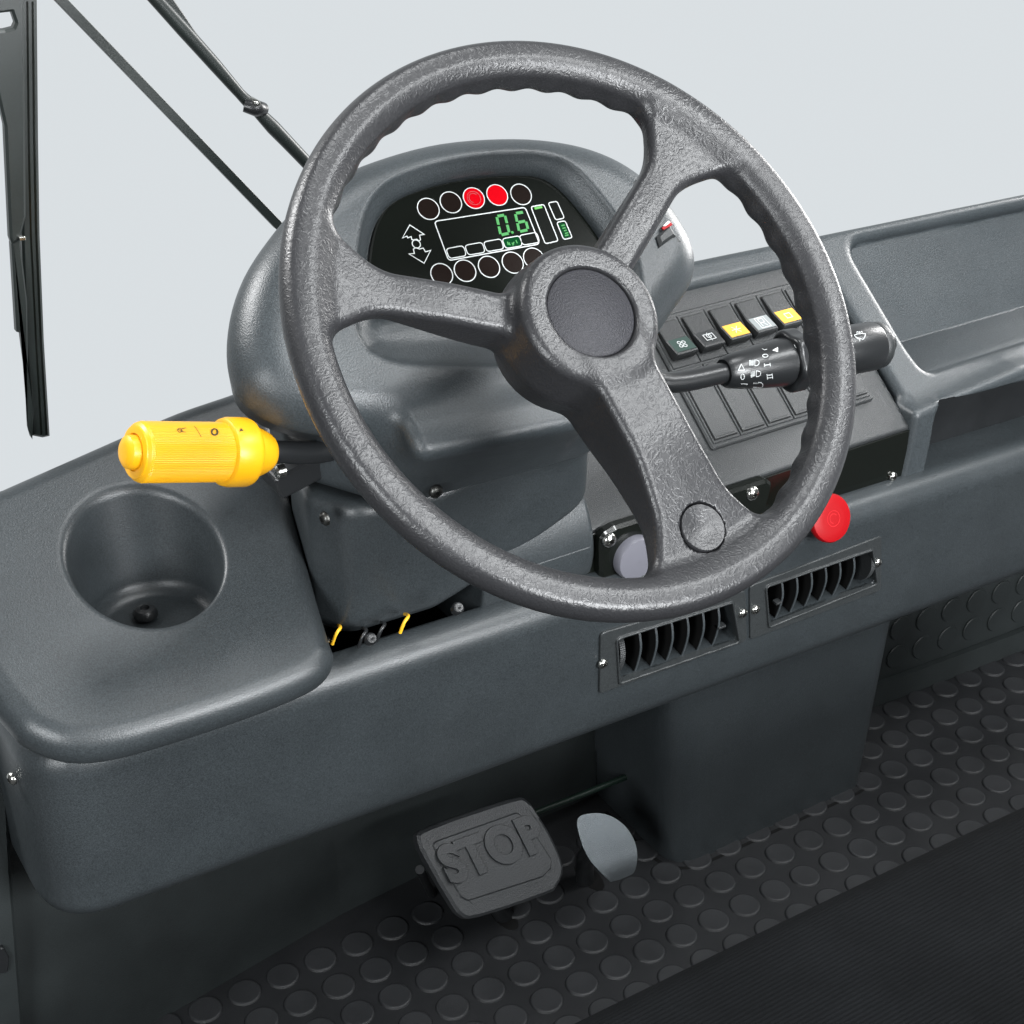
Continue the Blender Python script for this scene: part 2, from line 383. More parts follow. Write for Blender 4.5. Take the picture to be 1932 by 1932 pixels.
#@@STRUCTURE
# ------------------------------------------------------------------ floor
PT = 0.042
def floor():
    random.seed(2)
    x0, x1, y0, y1 = -0.85, 1.05, -0.75, 0.22
    V = [(x0, y0, -0.02), (x1, y0, -0.02), (x1, y1, -0.02), (x0, y1, -0.02), (x0, y0, 0), (x1, y0, 0), (x1, y1, 0), (x0, y1, 0)]
    F = [(3, 2, 1, 0), (4, 5, 6, 7), (0, 1, 5, 4), (1, 2, 6, 5), (2, 3, 7, 6), (3, 0, 4, 7)]
    n = 36; CAPI = [0]*6
    # brake and throttle slots are drawn as dark inserts, studs near them are dropped
    slots = [(FL.px(945, 1745)), (FL.px(1115, 1670))]
    for i in range(-18, 4):
        for j in range(-19, 25):
            x, y = j*PT, i*PT
            if x < x0+0.02 or x > x1-0.02 or y > y1-0.02: continue
            if any(math.hypot(x-a, y-b) < 0.026 for a, b in slots): continue
            if PEDHOLE(np.array([x]), np.array([y]))[0] < -0.0165: continue
            o = len(V); h0 = 0.0023+random.uniform(-.0003, .0002)
            for r, z in ((0.0172, 0.0), (0.0162, h0*0.75), (0.0150, h0), (0.0138, h0*0.97), (0.008, h0*0.82)):
                for k in range(n):
                    t = 2*math.pi*k/n; V.append((x+r*math.cos(t), y+r*math.sin(t), z))
            for q in range(4):
                for k in range(n):
                    kk = (k+1) % n; F.append((o+q*n+k, o+q*n+kk, o+(q+1)*n+kk, o+(q+1)*n+k))
            F.append(tuple(range(o+4*n, o+5*n))); CAPI += [0]*n+[1]*(3*n+1)
    o = mesh('floor', V, F, RUBBER, smooth=False); o['kind'] = 'structure'; o.data.materials.append(WORN); o.data.polygons.foreach_set('material_index', CAPI)
    o.data.polygons.foreach_set('use_smooth', [k > 5 for k in range(len(F))]); o.data.set_sharp_from_angle(angle=math.radians(35))
    return o
FL = WORLD
pedpts = fillet([(0.005, 0.20), (0.005, 0.035), (0.295, 0.035), (0.295, 0.20)], [0, 0.045, 0.03, 0], 8)
PEDHOLE = Poly(pedpts, 0.003)
floor()

# ------------------------------------------------------------------ dashboard body
D = thing('dashboard', 'moulded charcoal dashboard with a grey storage shelf, running behind the steering wheel', 'dashboard', (0, 0, 0.25))
VX = [fr for fr in [None]]
def ysh(y, z): return y+0.15*(z-0.26)
fas = Poly(fillet([(-0.655, 0.13), (-0.655, 0.0), (1.15, 0.0), (1.15, 0.13)], [0.0, 0.055, 0, 0], 10), 0.003)
# frame of the sloping front face, v runs up it
_a = math.atan(0.15)
FF = Frame((0, 0, 0.26), (1, 0, 0), (0, -math.sin(_a), math.cos(_a)), (0, -math.cos(_a), -math.sin(_a)))
FFz = -0.028
VENT_L = FF.pxs([(1131, 1193), (1404, 1112), (1407, 1207), (1129, 1307)]); VENT_R = FF.pxs([(1412, 1104), (1661, 1009), (1660, 1112), (1413, 1205)])
def bounds(pts): P = np.array(pts); return P.min(0), P.max(0)
OPEN_L = FF.pxs([(1162, 1203), (1377, 1135), (1390, 1207), (1167, 1284)]); OPEN_R = FF.pxs([(1443, 1105), (1641, 1036), (1650, 1098), (1449, 1178)])
openL = Poly(fillet(OPEN_L, 0.003), 0.002); openR = Poly(fillet(OPEN_R, 0.003), 0.002)
def f_fascia(P):
    x, y, z = P.T
    zz = z+0.028*x; yy = ysh(y, zz)
    d = comb(fas(x, yy), slab(zz, 0.262, 0.458), 0.027)
    hollow = np.maximum(np.maximum(0.030-yy, 0.33-zz), box2(x, yy, -0.25, 0.1, 0.16, 0.2, 0.01))
    hollow2 = np.maximum(np.maximum(0.030-yy, 0.33-zz), box2(x, yy, 0.1, 0.1, 0.13, 0.2, 0.01))
    d = smax(d, -hollow, 0.004)
    u = x; v = (y-FF.o[1])*FF.v[1]+(z-FF.o[2])*FF.v[2]; n = (y-FF.o[1])*FF.n[1]+(z-FF.o[2])*FF.n[2]
    d = np.maximum(d, -np.maximum(openL(u, v), slab(n, -0.05, 0.2)))
    d = np.maximum(d, -np.maximum(openR(u, v), slab(n, -0.05, 0.2)))
    return d
sdf('fascia', f_fascia, (-0.67, -0.05, 0.21), (1.16, 0.15, 0.49), 0.0034, PLASTIC, D)

# lid with the cup recess
LID0 = depth(278, 1055, 1.2499)
LF = tilt(LID0, 26)
lid_out = LF.pxs([(-95, 1180), (-55, 1300), (14, 1393), (54, 1428), (126, 1452), (210, 1447), (323, 1416), (460, 1370), (560, 1330), (606, 1302), (623, 1270)], -0.036) + \
    LF.pxs([(622, 1210), (598, 1130), (566, 1010), (535, 890), (520, 800), (505, 715), (440, 743), (330, 781), (220, 829), (100, 882), (0, 926), (-60, 955)], -0.012)
lidp = Poly(smooth(lid_out, 4), 0.002)
cupdir = np.array([0, math.sin(math.radians(26)), math.cos(math.radians(26))])   # world up in lid frame
def f_lid(P):
    x, y, z = P.T
    d = comb(lidp(x, y), slab(z, -0.040, 0.0), 0.019)
    s = P @ cupdir; q = P-s[:, None]*cupdir; r = np.linalg.norm(q-np.array([0, 0.0, 0]), axis=1)
    # s is the height along world up, r the distance from the vertical cup axis
    rad = 0.0505+0.0090*np.clip((s+0.06)/0.06, 0, 1.6)
    d = np.minimum(d, np.maximum(comb(r-rad-0.005, slab(s, -0.070, 0.05), 0.004), z+0.020))
    return smax(d, -comb(r-rad, -(s+0.062), 0.011), 0.006)
def lid_split(c):
    s_ = c @ cupdir; r_ = np.linalg.norm(c-s_[:, None]*cupdir, axis=1)
    return ((r_ < 0.0665) & (c[:, 2] < -0.0065)).astype(int)
lidparts = sdf([(0, 'cup_holder_lid', PLASTIC), (1, 'cup_holder', PLASTIC)], f_lid, (-0.26, -0.17, -0.105), (0.19, 0.22, 0.004), 0.0026, None, D, LF, split=lid_split)
cup = lidparts[1]
CUPF = Frame(LID0, (1, 0, 0), (0, 1, 0), (0, 0, 1))
cupo = lathe('cup_bolt', [(0.010, -0.063), (0.010, -0.060), (0.0075, -0.0565), (0.004, -0.0555), (0.0035, -0.0585), (0.0005, -0.0585)], BLACK, cup, CUPF.shift(-0.004, 0.012, 0.0045), n=24, cap=False)
# body under the lid
def f_side(P):
    x, y, z = P.T
    yy = ysh(y, z+0.028*x)
    top = (y-LID0[1])*LF.n[1]+(z-LID0[2])*LF.n[2]+0.034
    d = comb(box2(x, yy, -0.54, 0.095, 0.108, 0.075, 0.03), np.maximum(0.42-z, top), 0.004)
    ax = np.hypot(x-LID0[0], y-LID0[1])
    return np.maximum(d, -(ax-0.070))
sdf('side_housing', f_side, (-0.66, -0.02, 0.41), (-0.42, 0.30, 0.66), 0.005, PLASTIC, D)

# ------------------------------------------------------------------ console, trim and bins
CF = tilt((0.231, 0, 0.505), 37)
PROF = Poly([(0.0, 0.505), (0.0, 0.385), (0.172, 0.385), (0.172, 0.6345)], 0.002)
def f_con(P):
    y, z, x = P.T
    return comb(PROF(y, z), slab(x, -0.155, 0.236), 0.0022)
C_ = thing('switch_console', 'black console box with slanted top full of rocker switches, right of the steering column', 'switch console', (0.1, 0.1, 0.39))
sdf('console_box', f_con, (-0.01, 0.36, -0.145), (0.31, 0.72, 0.24), 0.003, PANEL, C_, YZ)
# grey trim that frames the console and holds the two storage bins
trim_out = Poly(fillet(CF.pxs([(1170, 575), (1545, 487), (1590, 560), (1729, 788), (1900, 740), (2330, 622), (2330, 280), (1932, 361), (1290, 490), (1170, 516)], 0.006), [0, .01, 0, 0, 0, 0, 0, 0, 0, 0]), 0.003)
bin_up = Poly(fillet(CF.pxs([(1596, 455), (1932, 386), (2290, 310), (2290, 535), (1932, 641), (1748, 700), (1715, 655)], 0.006), [.028, 0, .03, .03, 0, .02, .012], 8), 0.003)
VF = Frame((0, -0.006, 0), (1, 0, 0), (0, 0, 1), (0, -1, 0))
low_out = Poly(fillet(VF.pxs([(1729, 780), (1690, 955), (1932, 888), (2330, 775), (2330, 590), (1932, 695)]), [0.008, 0, 0, 0, 0, 0]), 0.003)
bin_low = Poly(fillet(VF.pxs([(1772, 764), (1745, 898), (1932, 838), (2300, 730), (2300, 612), (1932, 722)]), [.012, .008, 0, 0, 0, 0], 8), 0.003)
v_lip = CF.px(1748, 700, 0.006)[1]; v_top = CF.px(1640, 440, 0.006)[1]
LIPW = [CF.w((*CF.px(a_, b_, 0.006), 0.006))[0] for a_, b_ in ((1748, 700), (1932, 641), (2290, 535))]; LIPX = [q[0] for q in LIPW]; LIPZ = [q[2] for q in LIPW]
s37, c37 = math.sin(math.radians(37)), math.cos(math.radians(37))
def f_trim(P):
    x, y, z = P.T
    X = P-CF.o; u = x-CF.o[0]; v = X @ CF.v; h = X @ CF.n
    d = comb(trim_out(u, v), slab(h, -0.045, 0.006), 0.010)
    floor_ = np.interp(x, LIPX, LIPZ)-0.004-z
    back = -(h+0.006+0.050*np.clip((v_top-v)/(v_top-v_lip), 0, 1.3))
    cut = np.maximum(np.maximum(bin_up(u, v), floor_), back)
    low = comb(low_out(x, z), slab(VF.o[1]-y, -0.035, 0.0), 0.007)
    low = np.maximum(low, -bin_low(x, z))
    back2 = comb(trim_out(u, v), slab(h, -0.09, -0.02), 0.010)
    d = np.minimum(d, np.maximum(back2, bin_up(u, v)-0.012))
    d = smax(d, -cut, 0.012)
    d = smin(d, low, 0.008)
    return smax(d, -np.maximum(bin_low(x, z), y-0.05), 0.005)
sdf('storage_trim', f_trim, (-0.06, -0.045, 0.36), (0.95, 0.36, 0.80), 0.0038, PLASTIC2, D)
def boxmesh(name, lo, hi, m, parent, **kw):
    V = [(x, y, z) for x in (lo[0], hi[0]) for y in (lo[1], hi[1]) for z in (lo[2], hi[2])]
    F = [(0, 1, 3, 2), (4, 6, 7, 5), (0, 4, 5, 1), (2, 3, 7, 6), (0, 2, 6, 4), (1, 5, 7, 3)]
    return mesh(name, V, F, m, parent, smooth=False, **kw)
boxmesh('lower_bin', (0.245, 0.034, 0.34), (0.93, 0.06, 0.53), BINDARK, D)

# ------------------------------------------------------------------ steering wheel
WC = np.array([-0.272, -0.170, 0.796]); WF = tilt(WC, 45.2)
SW = thing('steering_wheel', 'big black leather-grained three-spoke steering wheel with scalloped rim and round hub cap', 'steering wheel', WC)
ANG = [math.radians(a) for a in (158.0, 38.2, -83.2)]
BTN = WF.px(1328, 994, 0.004)
def f_wheel(P):
    x, y, z = P.T; r = np.hypot(x, y); th = np.arctan2(y, x)
    rim = np.hypot((r-0.195)*1.0, z*1.0)-0.0142
    rim = smax(smax(rim, z-0.0124, 0.0025), 0.80*(r-0.195)*-1.0*0.75+0.80*z-0.0129, 0.0025)
    sc = np.hypot(r-0.1865, z+0.009)-(0.0068+0.0011*np.cos(th*44))
    rim = smin(rim, sc, 0.006)
    d = rim
    for i, a in enumerate(ANG):
        s = x*math.cos(a)+y*math.sin(a); t = -x*math.sin(a)+y*math.cos(a)
        fl = sst((s-0.128)/0.062)
        if i == 2:
            hw = 0.0255+0.006*sst((s-.09)/.07)+0.022*fl**1.5; zt = 0.0124-0.0114*sst((s-0.085)/0.10); zb = -0.048+0.036*sst((s-0.03)/0.17); off = 0.0015
        else:
            hw = 0.0148+0.026*fl**1.4; zt = -0.001+0.006*fl-0.004*(1-sst((s-.05)/.05)); zb = -0.040+0.030*sst((s-0.04)/0.14); off = 0.001 if i == 0 else 0.0018
        zb = zb-0.002; cr = 0.10*np.abs(t)**1.0*0.25
        q1 = np.abs(t-off)-hw+0.10*np.minimum(z-zt, 0)*-0.8*0.3; q2 = np.maximum(z-zt+cr, zb-z)
        q3 = np.maximum(-s+0.01, s-0.196)
        sp = comb(comb(q1, q2, 0.0065), q3, 0.004)
        d = smin(d, sp, 0.012)
    hub = comb(r-0.0505-0.13*np.clip(-z+0.010, 0, 0.03)+0.25*np.maximum(-z-0.025, 0), slab(z, -0.056, 0.0118), 0.007)
    d = smin(d, hub, 0.009)
    d = smax(d, -np.maximum(r-0.0322-0.35*np.maximum(z-0.0095, 0), 0.0075-z), 0.0016)
    rb = np.hypot(x-BTN[0], y-BTN[1]); grv = np.maximum(np.maximum(rb-0.0172, -0.002-z), -0.05-z)
    d = np.maximum(d, -grv)
    return d
def wsplit(c):
    x, y = c[:, 0], c[:, 1]; r = np.hypot(x, y); th = np.arctan2(y, x)
    df = np.stack([np.abs(np.angle(np.exp(1j*(th-a)))) for a in ANG], 1).argmin(1)
    lab = df+2; lab[r < 0.0545] = 1; lab[r > 0.1795] = 0; return lab
sdf([(0, 'rim', LEATHER), (1, 'hub', LEATHER), (2, 'spoke', LEATHER), (3, 'spoke', LEATHER), (4, 'spoke', LEATHER)], f_wheel,
    (-0.216, -0.216, -0.062), (0.216, 0.216, 0.022), 0.002, None, SW, WF, split=wsplit)
lathe('hub_cap', [(0.0317, 0.004), (0.0317, 0.0088), (0.0309, 0.0094), (0.0001, 0.0100)], CAPMAT, SW, WF, n=72, cap=False)
bf = WF.shift(BTN[0], BTN[1], 0)
zt_b = 0.0035
lathe('spoke_button', [(0.0163, -0.004), (0.0163, zt_b-0.001), (0.0157, zt_b-0.0002), (0.013, zt_b-0.0006), (0.008, zt_b-0.0018), (0.004, zt_b-0.0023), (0.0001, zt_b-0.0025)], LEATHER, SW, bf, n=56, cap=False)

# ------------------------------------------------------------------ steering column and instrument binnacle
BF = tilt(depth(920, 430, 1.25), 47)
COL = thing('steering_column', 'charcoal column housing with hooded instrument binnacle rising behind the steering wheel', 'steering column', (-0.28, 0.05, 0.45))
bo = [(430, 690), (434, 605), (460, 525), (505, 455), (560, 392), (630, 342), (720, 306), (820, 281), (930, 272), (1020, 276), (1100, 293), (1170, 326), (1232, 378), (1277, 440), (1299, 495), (1294, 545), (1258, 600), (1200, 680), (1100, 740), (960, 780), (840, 805), (730, 826), (620, 822), (525, 802), (455, 755)]
bino = Poly(smooth(BF.pxs(bo, -0.028), 4), 0.003)
so = [(697, 560), (700, 480), (715, 418), (748, 376), (805, 350), (880, 332), (960, 324), (1022, 327), (1062, 350), (1105, 398), (1142, 452), (1168, 520), (1160, 610), (1040, 665), (820, 672), (705, 650)]
scr = Poly(smooth(BF.pxs(so, -0.006), 4), 0.002)
def f_bin(P):
    x, y, z = P.T
    b = bino(x, y)
    d = comb(b+0.30*np.maximum(-z-0.03, 0), slab(z, -0.100, 0.006), 0.034)
    s = scr(x, y)
    d = smax(d, -np.maximum(s-0.0005-0.0125*sst((z+0.017)/0.023)**1.6, -0.022-z), 0.004)
    d = np.maximum(d, y+0.0-0.25)
    return d
SCF = BF.shift(0, 0, -0.0145)
IC = thing('instrument_display', 'black instrument display with green 0.6 readout and two lit red lamps', 'display', BF.o)
gl = plate('display_panel', smooth(SCF.pxs(so, 0), 4), -0.004, 0.0, SCREEN, IC, SCF)
seal = draw('bezel_seam', [(smooth(SCF.pxs(so, 0.001), 6), True)], 0.0016, 0.0002, GLOSS, IC, SCF)
def A_(x, y): return (545.2+x*0.3078, 49.6+y*0.3078)
def sp(pts): return [SCF.px(*A_(x, y)) for x, y in pts]
lamps = [(853, 1121), (991, 1081), (1132, 1055), (1275, 1036), (1421, 1032), (935, 1522), (1078, 1500), (1225, 1476), (1370, 1450), (1500, 1425)]
for i, p in enumerate(lamps):
    c = SCF.px(*A_(*p)); m_ = REDLAMP if i in (2, 3) else LAMPOFF
    l = plate('warning_lamp', circ(*c, 0.0089), 0.0, 0.0004, m_, IC, SCF, bev=0.0001, **({'label': 'lit red warning lamp'} if i in (2, 3) else {}))
    draw('lamp_ring', [(circ(*c, 0.0091, 48), True)], 0.00075, 0.0003, WHITE, l, SCF)
    if i == 2: draw('lamp_symbol', [(circ(*c, 0.0058, 40), True), (circ(*c, 0.0042, 32, a0=0.6, a1=4.2), False)], 0.0005, 0.0004, mat('lamp_red_dark', (0.2, 0, 0.005), 0.4, emit=(0.3, 0, 0.01), estr=0.6), l, SCF)
def rr(pts, r=0.003): return (fillet(sp(pts), r, 4), True)
lcd = draw('readout_frame', [rr([(890, 1197), (1447, 1110), (1536, 1335), (978, 1437)]),
    rr([(1482, 1107), (1562, 1093), (1650, 1316), (1570, 1334)], .002), rr([(1588, 1083), (1642, 1073), (1688, 1176), (1634, 1188)], .002), rr([(1640, 1202), (1692, 1193), (1736, 1296), (1683, 1308)], .002)], 0.00085, 0.0, WHITE, IC, SCF)
btn = [(1023, 1385), (1138, 1364), (1253, 1343), (1367, 1324), (1472, 1303)]
bl = []
for k_, (x, y) in enumerate(btn): draw('indicator_frame', [rr([(x-63, y-20), (x+46, y-40), (x+64, y+22), (x-40, y+40)], .003)], 0.0007, 0.0001, WHITE, IC, SCF)
plate('lit_indicator', fillet(sp([(1310, 1306), (1408, 1288), (1424, 1342), (1330, 1360)]), .002, 4), 0.0, 0.0003, DIMGREEN, IC, SCF, bev=0.0001)
plate('lit_indicator', fillet(sp([(1650, 1210), (1688, 1203), (1727, 1290), (1688, 1299)]), .001, 4), 0.0, 0.0003, DIMGREEN, IC, SCF, bev=0.0001)
plate('lit_indicator', sp([(1502, 1110), (1548, 1101), (1554, 1114), (1508, 1124)]), 0.0, 0.0003, LIME, IC, SCF, bev=0.0001)
draw('unit_text', [(sp([(1338, 1322), (1342, 1342)]), False), (sp([(1352, 1328), (1345, 1334), (1356, 1342)]), False), (sp([(1366, 1328), (1372, 1340), (1378, 1324)]), False), (sp([(1390, 1312), (1398, 1332)]), False)], 0.0009, 0.0003, GREEN, IC, SCF)
draw('side_text', [(sp([(1668, 1225), (1688, 1219)]), False), (sp([(1674, 1240), (1694, 1236)]), False), (sp([(1684, 1256), (1700, 1250)]), False), (sp([(1690, 1272), (1710, 1266)]), False), (sp([(1690, 1285), (1712, 1280)]), False)], 0.0009, 0.0003, GREEN, IC, SCF)
draw('direction_arrows', [(sp([(740, 1218), (828, 1276), (800, 1281), (806, 1309), (797, 1316), (783, 1306), (762, 1310), (753, 1308), (748, 1290), (727, 1297), (723, 1287), (694, 1299)]), True),
    (sp([(735, 1396), (768, 1393), (762, 1366), (778, 1358), (800, 1366), (822, 1360), (836, 1383), (868, 1374), (828, 1453)]), True), (circ(*SCF.px(*A_(780, 1335)), 0.0034, 24), True)], 0.0007, 0.0, WHITE, IC, SCF)
def seg(tl, tr, bl_, br, on):
    tl, tr, bl_, br = [np.array(q, float) for q in (tl, tr, bl_, br)]; ml = (tl+bl_)/2; mr = (tr+br)/2
    D_ = {'a': (tl, tr), 'b': (tr, mr), 'c': (mr, br), 'd': (bl_, br), 'e': (ml, bl_), 'f': (tl, ml), 'g': (ml, mr)}
    return [(sp([D_[k][0]*0.91+D_[k][1]*0.09, D_[k][1]*0.91+D_[k][0]*0.09]), False) for k in on]
dig = seg((1272, 1166), (1322, 1157), (1297, 1280), (1350, 1269), 'abcdef')+seg((1386, 1148), (1437, 1140), (1411, 1260), (1465, 1248), 'acdefg')
draw('readout_digits', dig, 0.0023, 0.0001, GREEN, IC, SCF)
plate('decimal_point', circ(*SCF.px(*A_(1369, 1264)), 0.0012, 12), 0, 0.0004, GREEN, IC, SCF, bev=0.0001)

# switches on the right cheek of the hood
HF = tilt(BF.o+BF.n*0.002, 47)
def hood_switch(p, lab, lit):
    c = HF.px(*p)
    t = thing('hood_switch', lab, 'switch', HF.w((c[0], c[1], 0))[0])
    return t, c

# column covers below the binnacle
plan_u = Poly(fillet([(-0.395, 0.10), (-0.405, 0.045), (-0.345, -0.062), (-0.175, -0.062), (-0.125, 0.02), (-0.125, 0.20)], [0, .03, .022, .03, .03, 0], 8), 0.003)
sec_u = Poly(fillet([(0.010, 0.742), (-0.064, 0.662), (-0.030, 0.603), (0.20, 0.603), (0.20, 0.62), (0.05, 0.725)], [0.02, 0.022, 0, 0, 0.02, 0.02], 8), 0.003)
def f_up(P):
    x, y, z = P.T
    d = smax(plan_u(x, y+0.0*z), sec_u(y, z+0.03*(x+0.28)), 0.022)
    return d
def f_hood(P):
    x, y, z = P.T
    pod = comb(podp(x, y), slab(z-0.016*sst((podtop-y)/0.05), -0.13, -0.004), 0.011)
    return smin(f_bin(P), smin(f_up(BF.w(P)), pod, 0.010), 0.016)
podp = Poly(fillet(BF.pxs([(690, 640), (738, 735), (792, 868), (1125, 800), (1200, 640)], 0.010), [0.01, 0.06, 0.014, 0.012, 0.0], 8), 0.003)
podtop = BF.px(900, 680)[1]
xs = np.array(bino.pts); lo = xs.min(0); hi = xs.max(0)
sdf('binnacle_hood', f_hood, (lo[0]-.005, -0.215, -0.185), (hi[0]+.005, hi[1]+.005, 0.040), 0.0027, PLASTIC2, COL, BF)
plan_l = Poly(fillet([(-0.385, 0.09), (-0.398, 0.03), (-0.376, -0.012), (-0.16, -0.020), (-0.135, 0.03), (-0.135, 0.09)], [0, .02, .03, .03, .02, 0], 8), 0.003)
sec_l = Poly(fillet([(-0.035, 0.600), (0.0, 0.472), (0.24, 0.472), (0.24, 0.600)], [0, 0.02, 0, 0], 6), 0.003)
def f_low(P):
    x, y, z = P.T
    d = smax(plan_l(x, y-0.10*(0.60-z)*0.0), sec_l(y, z+0.03*(x+0.28)-0.25*np.maximum(x+0.30, 0)), 0.014)
    ch = ((x+0.245)*0.42+(0.494-z)*0.907)
    return smax(d, ch, 0.012)
sdf('lower_cover', f_low, (-0.43, -0.05, 0.45), (-0.12, 0.20, 0.62), 0.0034, PLASTIC, COL)

def f_flap(P):
    x, y, z = P.T
    return comb(np.hypot(y-0.070, z-0.495)-0.080, slab(x+0.06*(z-.5), -0.26, -0.146), 0.003)
sdf('tilt_cover', f_flap, (-0.27, -0.04, 0.42), (-0.13, 0.13, 0.585), 0.003, PLASTIC, COL)

# ------------------------------------------------------------------ levers
def stalk_profile(fr, L, prof, name, m, parent, **kw): return lathe(name, [(r, f_*L) for f_, r in prof], m, parent, fr, n=64, cap=True, **kw)
p0, p1 = depth(521, 853, 1.18), depth(252, 853, 1.105)
YF, YL = axis_frame(p0, p1)
YT = thing('indicator_lever', 'yellow ribbed switch lever with push-button end, sticking out over the cup holder lid', 'lever', p0)
tube('lever_rod', [depth(680, 835, 1.24), depth(600, 853, 1.215), p0, p0+(p1-p0)*0.12], 0.0088, BLACK, YT)
r0 = 0.0218
stalk_profile(YF, YL, [(0.035, 0.0095), (0.045, 0.0122), (0.07, 0.0145), (0.12, 0.0172), (0.19, 0.0198), (0.26, 0.0210)], 'cone', YELLOW, YT)
stalk_profile(YF, YL, [(0.20, 0.0225), (0.215, 0.0245), (0.24, 0.0255), (0.36, 0.0255), (0.39, 0.0245), (0.40, 0.0225)], 'collar', YELLOW, YT)
def ribbed(fr, z0, z1, r, m, parent, name, a0, a1, amp=0.00035, n=300, nr=110):
    V = []; F = []
    zs = [z0, z0+0.001, z1-0.004, z1-0.0015, z1]; rs = [r, r, r, r-0.001, r-0.003]
    for k, z in enumerate(zs):
        for i in range(n):
            t = 2*math.pi*i/n; inr = (t-a0) % (2*math.pi) < (a1-a0); rr_ = rs[k]-(amp if inr and k < 3 and (i % 3) == 0 else 0)-(0.0001 if inr and k < 3 else 0)
            V.append((rr_*math.cos(t), rr_*math.sin(t), z))
    for k in range(len(zs)-1):
        for i in range(n): j = (i+1) % n; F.append((k*n+i, k*n+j, (k+1)*n+j, (k+1)*n+i))
    F.append(tuple(range((len(zs)-1)*n, len(zs)*n)))
    return mesh(name, fr.w(V), F, m, parent, smooth=False)
bb = ribbed(YF, 0.38*YL, 0.985*YL, r0, YELLOW, YT, 'barrel', math.radians(115), math.radians(435))
lathe('end_ring', [(r0-0.003, 0.98*YL), (r0-0.0032, 0.995*YL), (r0-0.005, 1.0*YL), (0.0135, 1.0*YL), (0.0128, 0.985*YL)], YELLOW, YT, YF, cap=False)
lathe('push_button', [(0.0122, 0.96*YL), (0.0122, 1.02*YL), (0.0116, 1.045*YL), (0.009, 1.062*YL), (0.005, 1.068*YL), (0.0001, 1.068*YL)], YELLOW, YT, YF, cap=False)
def on_barrel(fr, pts, r):
    """map (angle, height) outline to the barrel surface"""
    return [tuple(fr.w((r*math.cos(a), r*math.sin(a), z))[0]) for a, z in pts]
def bdraw(name, lines, wd, fr, r, m, parent):
    """ribbons laid on a cylinder: lines in (arc length, height)"""
    V, F = strip(lines, wd, 0, Frame((0, 0, 0), (1, 0, 0), (0, 1, 0), (0, 0, 1)), 0.00012)
    W_ = []
    for s, z, h in V:
        a = s/r; W_.append(fr.w(((r+h)*math.cos(a), (r+h)*math.sin(a), z))[0])
    return mesh(name, W_, F, m, parent, smooth=False)
print('YF u v', YF.u, YF.v, YF.n, YL)

q0, q1 = depth(1262, 722, 1.29), depth(1655, 651, 1.40)
RF, RL = axis_frame(q0, q1)
RT = thing('wiper_light_stalk', 'black combination stalk with white lamp and wiper symbols, reaching right across the rocker switches', 'stalk', q0)
tube('stalk_rod', [depth(1180, 700, 1.27), q0, q0+(q1-q0)*0.27], 0.0088, BLACK, RT)
stalk_profile(RF, RL, [(0.245, 0.0112), (0.26, 0.0135), (0.32, 0.0160), (0.42, 0.0188), (0.50, 0.0205), (0.55, 0.0209)], 'cone', BLACK, RT)
def f_col(P):
    x, y, z = P.T; r = np.hypot(x, y); lob = 0.0256+0.0014*np.cos(np.arctan2(y, x)*6)
    return comb(r-lob, slab(z, RL*0.53, RL*0.615), 0.004)
sdf('turning_collar', f_col, (-0.028, -0.028, RL*0.5), (0.028, 0.028, RL*0.64), 0.0013, BLACK, RT, RF)
ribbed(RF, 0.60*RL, 0.80*RL, 0.0212, BLACK, RT, 'barrel', math.radians(-150), math.radians(40))
stalk_profile(RF, RL, [(0.795, 0.0214), (0.80, 0.0216), (0.965, 0.0216), (0.975, 0.0208)], 'barrel_end', BLACK, RT)
stalk_profile(RF, RL, [(0.972, 0.0196), (0.985, 0.0205), (1.005, 0.0205), (1.012, 0.0195)], 'end_ring', PANEL, RT)
stalk_profile(RF, RL, [(1.0, 0.0098), (1.05, 0.0100), (1.062, 0.0094), (1.068, 0.0075)], 'push_button', BLACK, RT)
print('RF', RF.u, RF.v, RF.n, RL)

